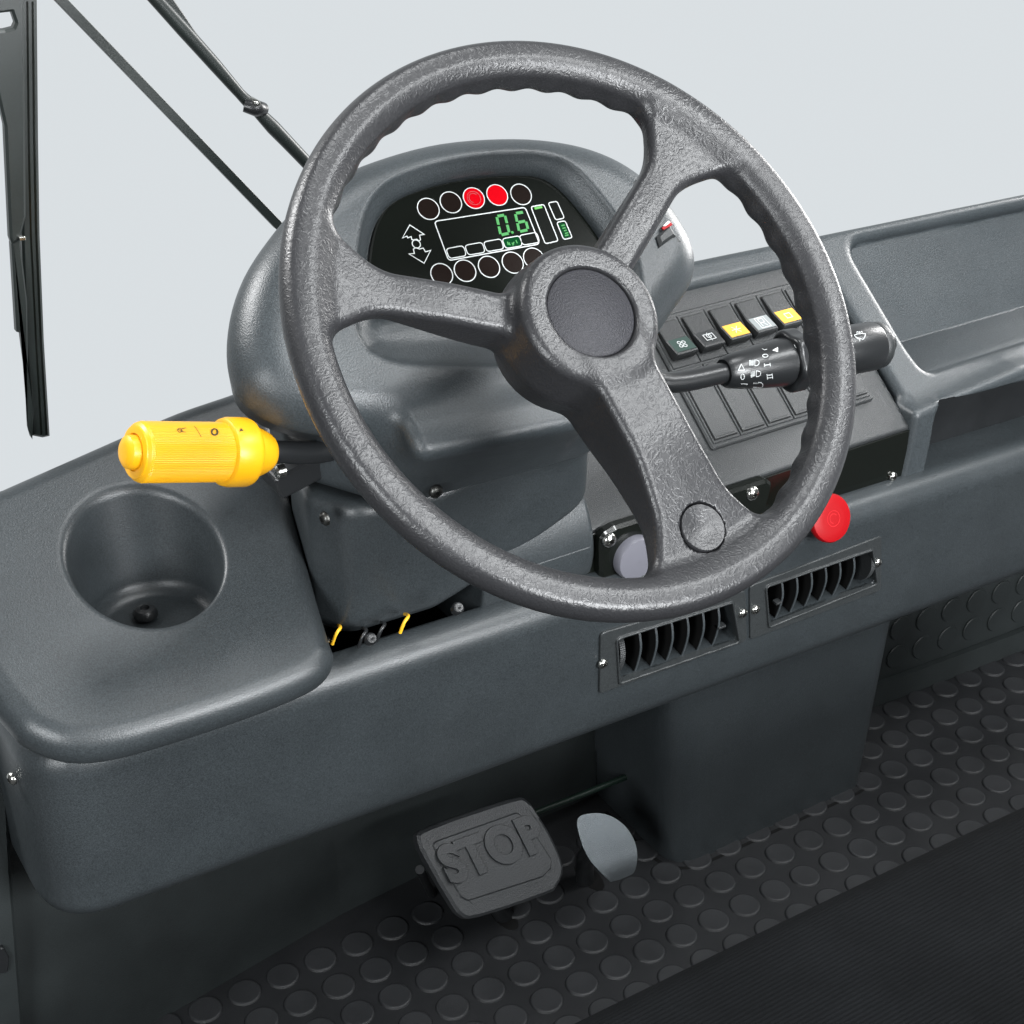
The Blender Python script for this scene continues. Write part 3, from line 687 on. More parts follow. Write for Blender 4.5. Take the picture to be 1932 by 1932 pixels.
# ------------------------------------------------------------------ rocker switches and blanks on the console
def B2(x, y): return (1219.3+x*0.2411, 446+y*0.2411)
h0 = 0.0
bl_, br_ = CF.px(1340, 853), CF.px(1655, 765)
tl_ = CF.px(*B2(105, 617))
PU0, PU1, PV0, PV1 = CF.px(1345, 850)[0]-0.002, CF.px(1650, 770)[0]+0.003, CF.px(1345, 850)[1], CF.px(*B2(650, 497))[1]
print('panel', PU0, PU1, PV0, PV1, tl_)
NCOL = 6; CW = (PU1-PU0-0.006)/NCOL
carrier = plate('switch_carrier', rrect(PU0, PV0, PU1, PV1, 0.004), -0.001, 0.0034, PANEL, C_, CF, bev=0.0014)
VD = CF.px(1275, 701)[1]; ROWV = [(PV0+0.004, VD-0.001), (VD+0.0005, PV1-0.004)]
print('cell', CW, ROWV)
rock_sec = None
def rocker(c, v0, v1, lab, lcol, sym):
    """one rocker: recess frame, wedge body, label pad and symbol"""
    u0 = PU0+0.003+CW*c; u1 = u0+CW
    t = thing('rocker_switch', lab, 'switch', CF.w((u0, v0, 0))[0], 'rocker switches on the console')
    out = rrect(u0+0.0004, v0+0.0004, u1-0.0004, v1-0.0004, 0.0008)
    plate('switch_frame', out, 0.003, 0.0046, PANEL, t, CF, bev=0.0006)
    plate('switch_well', rrect(u0+0.0028, v0+0.010, u1-0.0028, v1-0.0035, 0.0018), 0.003, 0.00475, DARK, t, CF, bev=0.0001)
    a, b = u0+0.0038, u1-0.0038
    va, vb = v0+0.0075, v1-0.0055
    L = vb-va
    prof = [(vb, 0.003), (vb, 0.0078), (va+L*0.50, 0.0100), (va+0.0030, 0.0158), (va+0.0012, 0.0158), (va, 0.0142), (va+0.001, 0.003)]
    V = []; n = len(prof); ins = 0.0009
    for u_, k in ((a, 0), (a+ins, 1), (b-ins, 1), (b, 0)):
        for (v_, z_) in prof: V.append((u_, v_, z_ if k or z_ < 0.004 else z_-0.0009))
    F = [tuple(range(n)), tuple(range(4*n-1, 3*n-1, -1))]
    for k in range(3):
        for i in range(n): j = (i+1) % n; F.append((k*n+i, (k+1)*n+i, (k+1)*n+j, k*n+j))
    body = mesh('rocker', CF.w(V), F, GLOSS if False else PANEL, t, smooth=False)
    # label pad lies on the sloping lower half
    P1 = np.array([va+L*0.50, 0.0100]); P2 = np.array([va+0.0030, 0.0158]); dd = P2-P1; Ln = np.linalg.norm(dd); dd /= Ln
    o = CF.w((a, P1[0], P1[1]))[0]; vv = -(CF.v*dd[0]+CF.n*dd[1]); nn = np.cross(CF.u, vv)
    lf = Frame(o, CF.u, vv, nn)
    wd = b-a
    if lcol is not None: plate('label_pad', [(0.0012, -Ln*0.97), (wd-0.0012, -Ln*0.97), (wd-0.0012, -0.0004), (0.0012, -0.0004)], 0.0001, 0.0004, lcol, body, lf, bev=0.0001)
    cx = wd/2; cyy = -Ln*0.5
    if sym: draw('symbol', sym(cx, cyy, min(wd, Ln)*0.30), 0.0008, 0.0004, WHITE, body, lf)
    return t
s_fan = lambda x, y, r: [(circ(x+r*.6*math.cos(a), y+r*.6*math.sin(a), r*.33, 10), True) for a in (0.6, 2.2, 3.8, 5.3)]
s_box = lambda x, y, r: [([(x-r, y-r*.7), (x+r, y-r*.7), (x+r, y+r*.7), (x-r, y+r*.7)], True), ([(x, y-r), (x, y+r)], False), (circ(x, y+r*.2, r*.45, 10), True)]
s_star = lambda x, y, r: [([(x-r, y), (x+r, y)], False), ([(x-r*.6, y-r*.8), (x+r*.6, y+r*.8)], False), ([(x+r*.6, y-r*.8), (x-r*.6, y+r*.8)], False)]
s_r = lambda x, y, r: [([(x-r*.5, y-r), (x-r*.5, y+r), (x+r*.5, y+r), (x+r*.5, y), (x-r*.5, y)], False), ([(x, y), (x+r*.5, y-r)], False), ([(x-r, y-r*1.3), (x+r, y-r*1.3), (x+r, y+r*1.3), (x-r, y+r*1.3)], True)]
s_sq = lambda x, y, r: [([(x-r*.6, y-r*.6), (x+r*.6, y-r*.6), (x+r*.6, y+r*.6), (x-r*.6, y+r*.6)], True)]
rk = [(None, 'first rocker switch in the upper row, dark green tinted label with fan symbol', DLABEL, s_fan), (None, 'second rocker switch in the upper row, black with pale window symbol', None, s_box),
      (None, 'third rocker switch in the upper row, with a yellow label below a plain black top', YLABEL, s_star), (None, 'fourth rocker switch in the upper row, with a light grey label', WLABEL, s_r),
      (None, 'fifth rocker switch in the upper row, with yellow label, beside the wheel rim', YLABEL, s_sq)]
for k, (_, lab, lc, sy_) in enumerate(rk): rocker(k, ROWV[1][0], ROWV[1][1], lab, lc, sy_)
def blank(c, v0, v1):
    u0 = PU0+0.003+CW*c; u1 = u0+CW
    p = plate('blank_cover', rrect(u0+0.0004, v0+0.0004, u1-0.0004, v1-0.0004, 0.0008), 0.003, 0.0046, PANEL, C_, CF, bev=0.0006)
    plate('cover_groove', rrect(u0+0.0026, v0+0.0032, u1-0.0026, v1-0.003, 0.001), 0.0046, 0.0050, DARK, p, CF, bev=0.00005)
    plate('cover_face', rrect(u0+0.0034, v0+0.0038, u1-0.0030, v1-0.0032, 0.0008), 0.0046, 0.0060, PANEL, p, CF, bev=0.0004)
    draw('cover_ridge', [([(u0+0.0075, v0+0.0062), (u1-0.0045, v0+0.0062)], False)], 0.0005, 0.006, PANEL, p, CF)
for c in range(NCOL): blank(c, *ROWV[0])
blank(5, *ROWV[1])
vt = CF.px(*B2(420, 395))[1]
draw('console_seam', [([(-0.36, vt), (0.004, vt)], False)], 0.0012, 0.0002, DARK, C_, CF)

# console front: fixing plate with screws and knob, red stop knob, case screw
NF = Frame((0, -0.003, 0), (1, 0, 0), (0, 0, 1), (0, -1, 0))
plate('front_panel', [(-0.150, 0.388), (0.2335, 0.388), (0.2335, 0.5015), (-0.150, 0.5015)], -0.002, 0.0, GLOSS, C_, NF, bev=0.0005)
BP = thing('mounting_plate', 'glossy black bracket plate with two screws under the console edge, behind the lower wheel spoke', 'bracket', NF.w((*NF.px(1280, 990), 0))[0])
bp = plate('bracket', fillet(NF.pxs([(1121, 1003), (1150, 985), (1436, 897), (1447, 905), (1436, 946), (1390, 990), (1250, 1100), (1122, 1100)]), [.01, .008, .008, .008, .012, 0, 0, 0], 6), 0.0, 0.010, GLOSS, BP, NF, bev=0.003)
for p in ((1419, 931), (1149, 1019)): screw(BP, NF.shift(*NF.px(*p, 0.010), 0.010), 0.0068)
kx = NF.px(1196, 1050, 0.012)
lathe('round_knob', [(0.021, 0.008), (0.021, 0.016), (0.0195, 0.0185), (0.012, 0.0195), (0.0001, 0.0197)], GREYKNOB, BP, NF.shift(kx[0], kx[1], 0), n=48, cap=False)
cs = thing('case_screw', 'single screw on the black front side of the switch console', 'screw', NF.w((*NF.px(1683, 898), 0))[0])
screw(cs, NF.shift(*NF.px(1683, 898), 0.001), 0.0048)
KN = tilt(depth(1569, 978, 1.50), 68)
KT = thing('emergency_stop', 'bright red mushroom button on a red stem beside the lower wheel rim', 'button', KN.w((0, 0, -0.03))[0])
lathe('stem', [(0.011, -0.055), (0.011, -0.012), (0.013, -0.006)], RED, KT, KN, cap=False)
lathe('button_head', [(0.011, -0.010), (0.0215, -0.008), (0.0232, -0.005), (0.0234, -0.0015), (0.0222, 0.0008), (0.018, 0.0022), (0.012, 0.0027), (0.0001, 0.0027)], RED, KT, KN, cap=False, n=64)
draw('engraved_ring', [(circ(0, 0, 0.0075, 40), True), (circ(0, 0, 0.0045, 30, a0=0.5, a1=4.5), False)], 0.0006, 0.0026, mat('ring_red', (0.45, 0.004, 0.008), 0.4), KT, KN)  # ring lines drawn as thin ribbons in a brighter red

# ------------------------------------------------------------------ air vents
VENTM = mat('vent_plastic', (0.026, 0.029, 0.030), 0.36, 0.5, bump=('grain', 1000, 0.25), mottle=0.06)
def vent(corners, opening, lab, wheel_left, scr):
    P = np.array(corners); c = P.mean(0); T = thing('air_vent', lab, 'air vent', FF.w((c[0], c[1], 0))[0], 'air vents in the fascia')
    po = Poly(fillet(corners, 0.005), 0.001, 0.01); pi = Poly(fillet(opening, 0.0025), 0.001, 0.01)
    def f(Q):
        x, y, z = Q.T
        d = comb(po(x, y), slab(z, -0.004, 0.0022), 0.0009)
        lip = comb(np.abs(pi(x, y)-0.001)-0.0011, slab(z, -0.004, 0.0042), 0.0008)
        return np.maximum(np.minimum(d, lip), -np.maximum(pi(x, y), slab(z, -0.02, 0.02)))
    lo, hi = P.min(0), P.max(0)
    sdf('frame', f, (lo[0]-.002, lo[1]-.002, -0.0045), (hi[0]+.002, hi[1]+.002, 0.0050), 0.0011, VENTM, T, FF)
    O = np.array(opening); # tl, tr, br, bl
    tl, tr, br, bl2 = O
    # dark duct behind
    m_ = 0.002
    ring = [tl+[-m_, m_], tr+[m_, m_], br+[m_, -m_], bl2+[-m_, -m_]]
    V = [(*q, -0.003) for q in ring]+[(*q, -0.048) for q in ring]
    F = [(4, 5, 6, 7)]+[(i, (i+1) % 4, 4+(i+1) % 4, 4+i) for i in range(4)]
    mesh('duct', FF.w(V), F, DARK, T, smooth=False)
    n = 6
    for k in range(n):
        s = (k+0.9)/(n+0.5) if wheel_left else (k+0.55)/(n+0.5)
        s = s*0.88+0.08
        a = tl*(1-s)+tr*s; b = bl2*(1-s)+br*s
        x = (a[0]+b[0])/2; hh = (a[1]-b[1])/2; yc = (a[1]+b[1])/2
        ffr = Frame(FF.w((x, yc, 0))[0], FF.v, FF.n, FF.u)
        sk = 0.10*(b[0]-a[0])
        out = []
        for i in range(15):
            t = -1+2*i/14; out.append((t*hh*0.99, -0.001-0.012*max(0, t+0.1)**2-0.003*min(0, t)**2))
        out += [(hh*0.99, -0.036), (-hh*0.99, -0.036)]
        fin = plate('fin', out, -0.0010, 0.0010, DARK, T, ffr, bev=0.0003)
        nf = 15; edge = [(p_[0], p_[1]+0.0002) for p_ in out[:nf]]+[(p_[0], p_[1]-0.0007) for p_ in out[:nf][::-1]]
        plate('fin_highlight', edge, -0.0012, 0.0012, PLASTIC2, fin, ffr, bev=0.0002)  # paler strip puts the light caught by the fin's front edge into colour
        if (k == n-1 and wheel_left) or (k == 0 and not wheel_left):
            pf = FF.shift(x, yc-0.004, 0)
            plate('fin_tab', [(-0.001, -0.0012), (0.008 if wheel_left else -0.008, -0.0012), (0.008 if wheel_left else -0.008, 0.0012), (-0.001, 0.0012)][::1 if wheel_left else -1], -0.006, 0.0005, PANEL, fin, pf, bev=0.0003)
    # end cheek with ribbed thumbwheel
    ex = (tl if wheel_left else tr); eb = (bl2 if wheel_left else br)
    yc = (ex[1]+eb[1])/2; hh = (ex[1]-eb[1])/2
    wf = Frame(FF.w(((ex[0]+eb[0])/2+(0.003 if wheel_left else -0.003), yc, -0.0165))[0], FF.v, FF.n, FF.u)
    V = []; F = []; nn = 160; R_ = hh*0.98; sq = 0.021/R_
    for z in (-0.0028, 0.0028):
        for i in range(nn):
            t = 2*math.pi*i/nn; r = R_-(0.0005 if i % 2 else 0); V.append((r*math.cos(t), r*math.sin(t)*sq, z))
    for i in range(nn): j = (i+1) % nn; F.append((i, j, nn+j, nn+i))
    F.append(tuple(range(nn, 2*nn))); F.append(tuple(range(nn-1, -1, -1)))
    mesh('thumbwheel', wf.w(V), F, PANEL, T, smooth=False)
    for p in scr: screw(T, FF.shift(*FF.px(*p, 0.002), 0.002), 0.0050)
    return T
vent(VENT_L, OPEN_L, 'left one of the two slatted air vents, partly under the steering wheel rim', True, [(1137, 1252), (1401, 1157)])
vent(VENT_R, OPEN_R, 'right one of the two slatted air vents, fully in view below the red stop button', False, [(1425, 1150), (1655, 1062)])

# ------------------------------------------------------------------ below the dashboard
def f_ped(P):
    x, y, z = P.T
    tp = 0.10*z*0.25
    q = PEDHOLE(np.where(x > 0.15, x-0.035*z, x+0.09*z), y+0.03*z)
    return np.maximum(np.maximum(q+0.006, -0.012-z), z-0.33)
PD = sdf('pedestal', f_ped, (-0.09, 0.0, -0.01), (0.34, 0.24, 0.33), 0.005, PLASTIC, None)
retag(PD, 'dark smooth pedestal standing on the studded floor under the vents', 'pedestal')
HO = draw('floor_cutout', [([(0.001, 0.16)]+fillet([(0.002, 0.20), (0.002, 0.032), (0.299, 0.032), (0.299, 0.2)], [0, .047, .032, 0], 10)[1:-1]+[(0.299, 0.085)], False)], 0.004, 0.0003, DARK, None, WORLD); HO['kind'] = 'structure'

def wallprism(name, floorpts, z0, z1, th, m, lab, cat, lean=0.0):
    P = np.array(floorpts, float); n = len(P); V = []; F = []
    for z in (z0, z1):
        for off in (0, th):
            for p in P: V.append((p[0], p[1]+off+lean*(z-z0), z))
    for i in range(n-1):
        F += [(i, i+1, 2*n+i+1, 2*n+i), (n+i+1, n+i, 3*n+i, 3*n+i+1), (2*n+i, 2*n+i+1, 3*n+i+1, 3*n+i), (i+1, i, n+i, n+i+1)]
    F += [(0, 2*n, 3*n, n), (n-1, 2*n-1, 4*n-1, 3*n-1)]
    o = mesh(name, V, F, m, None, smooth=False); return retag(o, lab, cat)
fw = [(-0.80, 0.085), (-0.56, 0.134), (-0.33, 0.172), (-0.23, 0.180), (-0.1, 0.19), (0.2, 0.19)]
wallprism('kick_panel', fw, -0.02, 0.34, 0.02, KICK, 'dark kick panel below the fascia on the left, above the studded floor', 'panel', 0.06)
fr_ = [(0.20, 0.178), (0.411, 0.152), (0.62, 0.142), (1.1, 0.13)]
KR = wallprism('front_bulkhead', fr_, -0.01, 0.34, 0.02, KICK, 'dark front wall right of the pedestal, faced with studded rubber', 'panel', 0.02)
# studded facing on the bulkhead
def facing():
    V = []; F = []; n = 24
    for i in range(0, 7):
        for j in range(0, 18):
            x = 0.225+j*PT; z = 0.062+i*PT
            y = np.interp(x, [p[0] for p in fr_], [p[1] for p in fr_])+0.02*z-0.0005
            o = len(V)
            for r, d in ((0.0168, 0.0), (0.0158, 0.0012), (0.0, 0.0010)):
                for k in range(n):
                    t = 2*math.pi*k/n; V.append((x+r*math.cos(t), y-d, z+r*math.sin(t)))
            for q in range(2):
                for k in range(n): kk = (k+1) % n; F.append((o+q*n+k, o+q*n+kk, o+(q+1)*n+kk, o+(q+1)*n+k))
    return mesh('stud_facing', V, F, KICK, KR, smooth=False)
KR['root'] = [0., 0., 0.]
facing()
sk = [(p[0], p[1]-0.008) for p in fr_]
V = []; F = []
for z in (0.0005, 0.034):
    for off in (0, 0.0075):
        for p in sk: V.append((p[0], p[1]+off, z))
n = 4
for i in range(3): F += [(i, i+1, 2*n+i+1, 2*n+i), (2*n+i, 2*n+i+1, 3*n+i+1, 3*n+i)]
mesh('base_strip', V, F, KICK, KR, smooth=False)
# green-black cross rail behind the pedals
RLs = tube('cross_rail', [on_plane(1000, 1536, (0, 0.13, 0), (0, 1, 0)), on_plane(1080, 1506, (0, 0.13, 0), (0, 1, 0)), on_plane(1190, 1462, (0, 0.13, 0), (0, 1, 0))], 0.0035, mat('dark_green_paint', (0.006, 0.014, 0.010), 0.35), None)
retag(RLs, 'dark green painted rail running behind the pedals', 'rail')

# pedals
PF = tilt(depth(922, 1622, 1.60), 50)
bq = PF.pxs([(789, 1585), (812, 1560), (965, 1508), (996, 1510), (1016, 1536), (1042, 1580), (1064, 1636), (1052, 1672), (1030, 1688), (905, 1730), (872, 1728), (850, 1700), (815, 1640)])
BPd = thing('brake_pedal', 'rubber covered brake pedal with the raised word STOP', 'pedal', PF.w((0, 0, -0.02))[0])
plate('pedal_pad', smooth(bq, 3), -0.014, 0.0, mat('pedal_rubber', (0.024, 0.026, 0.028), 0.5, bump=('grain', 700, 0.5), mottle=0.25, rvar=0.1), BPd, PF, bev=0.003)
PR = MATS['pedal_rubber']
ib = PF.pxs([(812, 1590), (975, 1532), (990, 1545), (1040, 1622), (1038, 1640), (1022, 1655), (882, 1700), (868, 1692)], 0.0)
plate('pad_panel', fillet(ib, 0.006, 5), 0.0, 0.0022, PR, BPd, PF, bev=0.0012)
draw('pad_rim', [(PF.pxs([(808, 1592), (824, 1572), (925, 1542), (985, 1524), (1000, 1524), (1014, 1545)]), False), (PF.pxs([(862, 1686), (884, 1692), (892, 1702), (1026, 1658), (1042, 1645), (1040, 1622), (1052, 1616)]), False)], 0.0035, 0.0004, PR, BPd, PF)
cu = bpy.data.curves.new('stop', 'FONT'); cu.body = 'STOP'; cu.size = 0.056; cu.extrude = 0.0016; cu.offset = 0.0026; cu.space_character = 1.05; cu.bevel_depth = 0.0005
co = bpy.data.objects.new('tmp', cu); S.collection.objects.link(co)
dg = bpy.context.evaluated_depsgraph_get(); me = bpy.data.meshes.new_from_object(co.evaluated_get(dg))
vs = np.array([v.co[:] for v in me.vertices]); fs = [tuple(p.vertices) for p in me.polygons]
bpy.data.objects.remove(co)
mn, mx = vs.min(0), vs.max(0)
# fit the word between its pixel corners
bl3 = np.array(PF.px(850, 1672)); br3 = np.array(PF.px(1036, 1602)); tl3 = np.array(PF.px(814, 1600))
ux = (br3-bl3); uy = (tl3-bl3)
st = (vs[:, :2]-mn[:2])/(mx[:2]-mn[:2])
xy = bl3+st[:, :1]*ux+st[:, 1:2]*uy
V = np.concatenate([xy, vs[:, 2:3]+0.0030], 1)
mesh('stop_lettering', PF.w(V), fs, PR, BPd, smooth=False)
pa = PF.w((0.0, -0.01, -0.008))[0]
tube('pedal_arm', [pa, pa+np.array([0.012, 0.02, -0.05]), WORLD.w((*FL.px(962, 1722), 0.0))[0]+np.array([0, 0, -0.015])], 0.011, BLACK, BPd, flat=0.8)
lever_b = PF.w((*PF.px(800, 1640), -0.012))[0]
tube('side_link', [lever_b, WORLD.w((*FL.px(815, 1690), 0.002))[0]], 0.0045, BLACK, BPd)
# throttle: curved metal plate
AP = thing('accelerator_pedal', 'curved bare metal accelerator pedal beside the brake pedal', 'pedal', depth(1140, 1600, 1.64))
def throttle():
    c = depth(1141, 1597, 1.64); f = tilt(c, 50)
    outl = smooth(f.pxs([(1092, 1545), (1120, 1534), (1155, 1540), (1185, 1565), (1201, 1600), (1201, 1640), (1190, 1652), (1162, 1662), (1150, 1660), (1115, 1625), (1096, 1585)]), 6)
    P = np.array(outl); cen = P.mean(0); V = []; F = []; n = len(P)
    rings = [1.0, 0.8, 0.6, 0.4, 0.2, 0.02]
    def bend(x, y):
        u = (y-cen[1])
        return -5.0*np.minimum(u+0.012, 0)**2 * 1.6 + -2.5*np.maximum(u-0.0, 0)**2*0.6
    for th in (0, -0.002):
        for s in rings:
            for p in P:
                q = cen+(p-cen)*s; V.append((q[0], q[1], bend(*q)+th))
    m = len(rings)
    for k in range(m-1):
        for i in range(n):
            j = (i+1) % n; F.append((k*n+i, k*n+j, (k+1)*n+j, (k+1)*n+i)); F.append(((m+k)*n+j, (m+k)*n+i, (m+k+1)*n+i, (m+k+1)*n+j))
    for i in range(n): j = (i+1) % n; F.append((i, m*n+i, m*n+j, j))
    o = mesh('pedal_plate', f.w(V), F, ALU, AP); o.data.set_sharp_from_angle(angle=math.radians(40)); return f
tf = throttle()
pa = tf.w((*tf.px(1130, 1600), -0.008))[0]
tube('pedal_arm', [pa, (pa+WORLD.w((*FL.px(1105, 1660), 0.0))[0])/2+np.array([-0.0, 0.01, 0.0]), WORLD.w((*FL.px(1105, 1656), -0.012))[0]], 0.010, BLACK, AP)
for nm, (x, y), L_ in (('floor_slot', (950, 1728), 0.020), ('floor_slot', (1112, 1655), 0.020)):
    a, b = FL.px(x, y)
    o = plate(nm, circ(a, b, 0.011, 28, 0.024), 0.0002, 0.0006, DARK, None, WORLD, bev=0.0001); o['kind'] = 'structure'

# left door jamb, its screws
JF = Frame((-0.655, 0.10, 0), (1, 0, 0), (0, 0, 1), (0, -1, 0))
JB = thing('door_jamb', 'narrow dark body post at the far left edge beside the dashboard corner', 'post', (-0.67, 0.10, 0.0))
plate('post_face', JF.pxs([(-60, 1400), (8, 1390), (14, 1470), (22, 1640), (50, 2000), (-60, 2000)]), -0.05, 0.0, KICK, JB, JF, bev=0.003)
plate('latch_block', fillet(JF.pxs([(-30, 1785), (5, 1782), (15, 1800), (12, 1830), (-30, 1834)]), .003), 0.0, 0.005, BLACK, JB, JF, bev=0.001)
SF = Frame((-0.6565, 0.04, 0.40), (0, -1, 0), (0, 0, 1), (-1, 0, 0))
fs_ = thing('fascia_screw', 'small round-headed screw on the left side of the fascia', 'screw', SF.w((*SF.px(26, 1468), 0))[0])
SX = Frame(FF.w((*FF.px(26, 1468), 0))[0], (0.6, -0.8, 0), (0, 0, 1), (-0.8, -0.6, 0))
screw(fs_, Frame(SF.w((*SF.px(26, 1468), 0))[0]+np.array([-0.001, 0, 0]), (0.25, -0.97, 0), (0, 0, 1), (-0.97, -0.25, 0)), 0.0050)

# column screws and small hardware
def csc(px, d, lab, nrm):
    c = depth(*px, d); nrm = np.array(nrm, float); nrm /= np.linalg.norm(nrm); v = np.array([0, 0, 1.])-nrm*nrm[2]; v /= np.linalg.norm(v)
    t = thing('cover_screw', lab, 'screw', c); screw(t, Frame(c, np.cross(v, nrm), v, nrm), 0.0052); return t

# seam wires under the column
WG = thing('wire_bundle', 'bunch of yellow and black wires with brass terminals in the gap below the steering column', 'wires', depth(700, 1200, 1.27))
random.seed(5)
for i, (x, y, m_) in enumerate([(650, 1198, BRASS), (628, 1222, STEEL), (780, 1176, BRASS), (700, 1204, BLACK), (735, 1192, BLACK)]):
    c = depth(x, y, 1.262)+np.array([0, 0.004, -0.005]); tube('wire', [c+np.array([-0.004, 0.012, -0.012]), c+np.array([-0.001, 0.010, -0.002]), c+np.array([0.005, 0.014, 0.0]), c+np.array([0.012, 0.034, -0.012])], 0.0014, m_, WG, n=10)
for (x, y) in ((864, 1147), (700, 1205)):
    c = depth(x, y, 1.275); lathe('terminal', [(0.0045, -0.006), (0.0052, 0.0), (0.004, 0.002), (0.0025, 0.0024), (0.0001, 0.0015)], BLACK, WG, tilt(c, 40), n=18, cap=False)
boxmesh('gap_shade_floor', (-0.412, 0.02, 0.335), (-0.085, 0.20, 0.345), DARK, D)  # added black filler boxes, their colour stands for shade in the column gap
boxmesh('gap_shade_wall', (-0.43, 0.11, 0.346), (-0.13, 0.18, 0.565), DARK, D)
boxmesh('gap_shade_back', (-0.43, 0.185, 0.20), (0.25, 0.20, 0.50), DARK, D)

# ------------------------------------------------------------------ seat
sa = np.array(on_z := (WORLD.px(1060, 1932, 0.40))); sb = np.array(WORLD.px(1932, 1527, 0.40))
ux_ = sb-sa; ux_ /= np.linalg.norm(ux_); 
SE = Frame((sa[0], sa[1], 0.40), (*ux_, 0), (-ux_[1], ux_[0], 0), (0, 0, 1))
def f_seat(P):
    x, y, z = P.T
    d = box2(x, y, 0.42, -0.30, 0.52, 0.30, 0.09)
    crown = 0.012*np.cos(np.clip(x-0.42, -0.5, 0.5)*3)
    return comb(d-0.006, slab(z-crown, -0.13, 0.004), 0.032)
ST = sdf('driver_seat', f_seat, (-0.12, -0.62, -0.14), (0.96, 0.02, 0.03), 0.006, FABRIC, None, SE)
retag(ST, 'black corded fabric seat cushion filling the lower right corner', 'seat')

# ------------------------------------------------------------------ windscreen wipers
def vert(Y): return Frame((0, Y, 0), (1, 0, 0), (0, 0, 1), (0, -1, 0))
W1 = vert(0.30)
WA = thing('windscreen_wiper', 'long black wiper hanging vertically at the left edge, seen full length to its tip', 'wiper', W1.w((*W1.px(75, 818), 0))[0])
plate('wiper_arm', W1.pxs([(-30, -45), (36, -45), (40, 400), (30, 440), (14, 452), (10, 440), (0, 230), (-30, 100), (-30, 52), (0, 50), (16, 46), (20, 37), (13, 16), (-30, 21)]), 0.006, 0.014, WIPER, WA, W1, bev=0.002)
plate('blade_bridge', W1.pxs([(14, 452), (30, 440), (44, 560), (48, 800), (53, 818), (52, 768), (32, 620), (24, 618)]), 0.004, 0.012, WIPER, WA, W1, bev=0.0015)
plate('blade', W1.pxs([(30, -45), (66, -45), (69, 260), (72, 440), (80, 640), (91, 819), (78, 822), (57, 818), (54, 770), (44, 640), (38, 440), (34, 220)]), -0.006, 0.006, WIPER, WA, W1, bev=0.002)
draw('blade_ribs', [(W1.pxs([(47, 0), (50, 260), (54, 440), (64, 640), (74, 815)]), False), (W1.pxs([(57, 0), (60, 260), (64, 440), (73, 640), (84, 815)]), False)], 0.0016, 0.006, GLOSS, WA, W1)
plate('pivot_clip', W1.pxs([(24, 436), (36, 434), (37, 441), (25, 443)]), 0.014, 0.018, STEEL, WA, W1, bev=0.0005)
W2 = vert(0.34)
o = plate('wiper_link', W2.pxs([(70, -33), (96, -33), (531, 419), (519, 431)]), -0.004, 0.004, WIPER, None, W2, bev=0.0004)
retag(o, 'straight flat black bar slanting down behind the binnacle', 'bar')
W3 = Frame((0, 0.42, 0), (1, 0, 0), (0, 0, 1), (0, -1, 0))
def w3(x, y, h=0.0): return W3.w((*W3.px(x, y), h))[0]
WB = thing('wiper_linkage', 'bent black wiper arm with hinge clip, slanting down behind the steering wheel rim', 'wiper', w3(480, 200))
tube('upper_rod', [w3(268, -30), w3(345, 55), w3(405, 122), w3(452, 176), w3(470, 194)], [0.0062, 0.0068, 0.0064, 0.0052, 0.006], WIPER, WB, flat=0.9)
tube('lower_rod', [w3(478, 202), w3(515, 240), w3(560, 287), w3(640, 372)], [0.0052, 0.0072, 0.0066, 0.006], WIPER, WB, flat=0.9)
plate('back_strip', W3.pxs([(300, -20), (318, -20), (448, 172), (438, 172)]), -0.010, -0.005, WIPER, WB, W3, bev=0.001)
tube('hinge_clip', [w3(457, 197, 0.004), w3(476, 200, 0.008), w3(494, 204, 0.004)], [0.0060, 0.0078, 0.0062], BLACK, WB)
lathe('hinge_pin', [(0.004, 0.0), (0.004, 0.013), (0.003, 0.0145), (0.0001, 0.015)], STEEL, WB, Frame(w3(474, 190, 0.0), (1, 0, 0), (0, 0, 1), (0, -1, 0)), cap=False, n=16)

def cover_screw(P_, lab, nrm):
    nrm = np.array(nrm, float); nrm /= np.linalg.norm(nrm); v = np.array([0, 0, 1.])-nrm*nrm[2]; v /= np.linalg.norm(v)
    t = thing('cover_screw', lab, 'screw', P_); screw(t, Frame(P_, np.cross(v, nrm), v, nrm), 0.0056, DARKSTEEL); return t
cover_screw(on_plane(614, 978, (-0.400, 0, 0), (1, 0, 0)), 'dark round screw low on the left side of the steering column cover', (-1, -0.1, 0))
cover_screw(on_plane(822, 927, (0, -0.043, 0), (0, 1, 0)), 'dark round screw on the column cover seam, half behind the wheel rim', (0, -1, -0.1))
lbx = depth(575, 893, 1.235)
lf_ = Frame(lbx, (0.97, 0.0, 0.24), (-0.24, 0, 0.97), (0, -1, 0))
plate('lever_base', rrect(-0.026, -0.009, 0.040, 0.012, 0.005), -0.03, 0.006, BLACK, YT, lf_, bev=0.002)
lathe('base_screw', [(0.0055, -0.004), (0.0055, 0.002), (0.004, 0.0035), (0.0001, 0.004)], STEEL, YT, Frame(depth(527, 889, 1.215), (0, -1, 0), (0, 0, 1), (-1, 0, 0)), cap=False, n=18)
lathe('rod_ring', [(0.0125, -0.003), (0.0132, 0.0), (0.0125, 0.003), (0.009, 0.0035)], PANEL, YT, axis_frame(depth(640, 846, 1.226), depth(606, 853, 1.217))[0], cap=False, n=36)

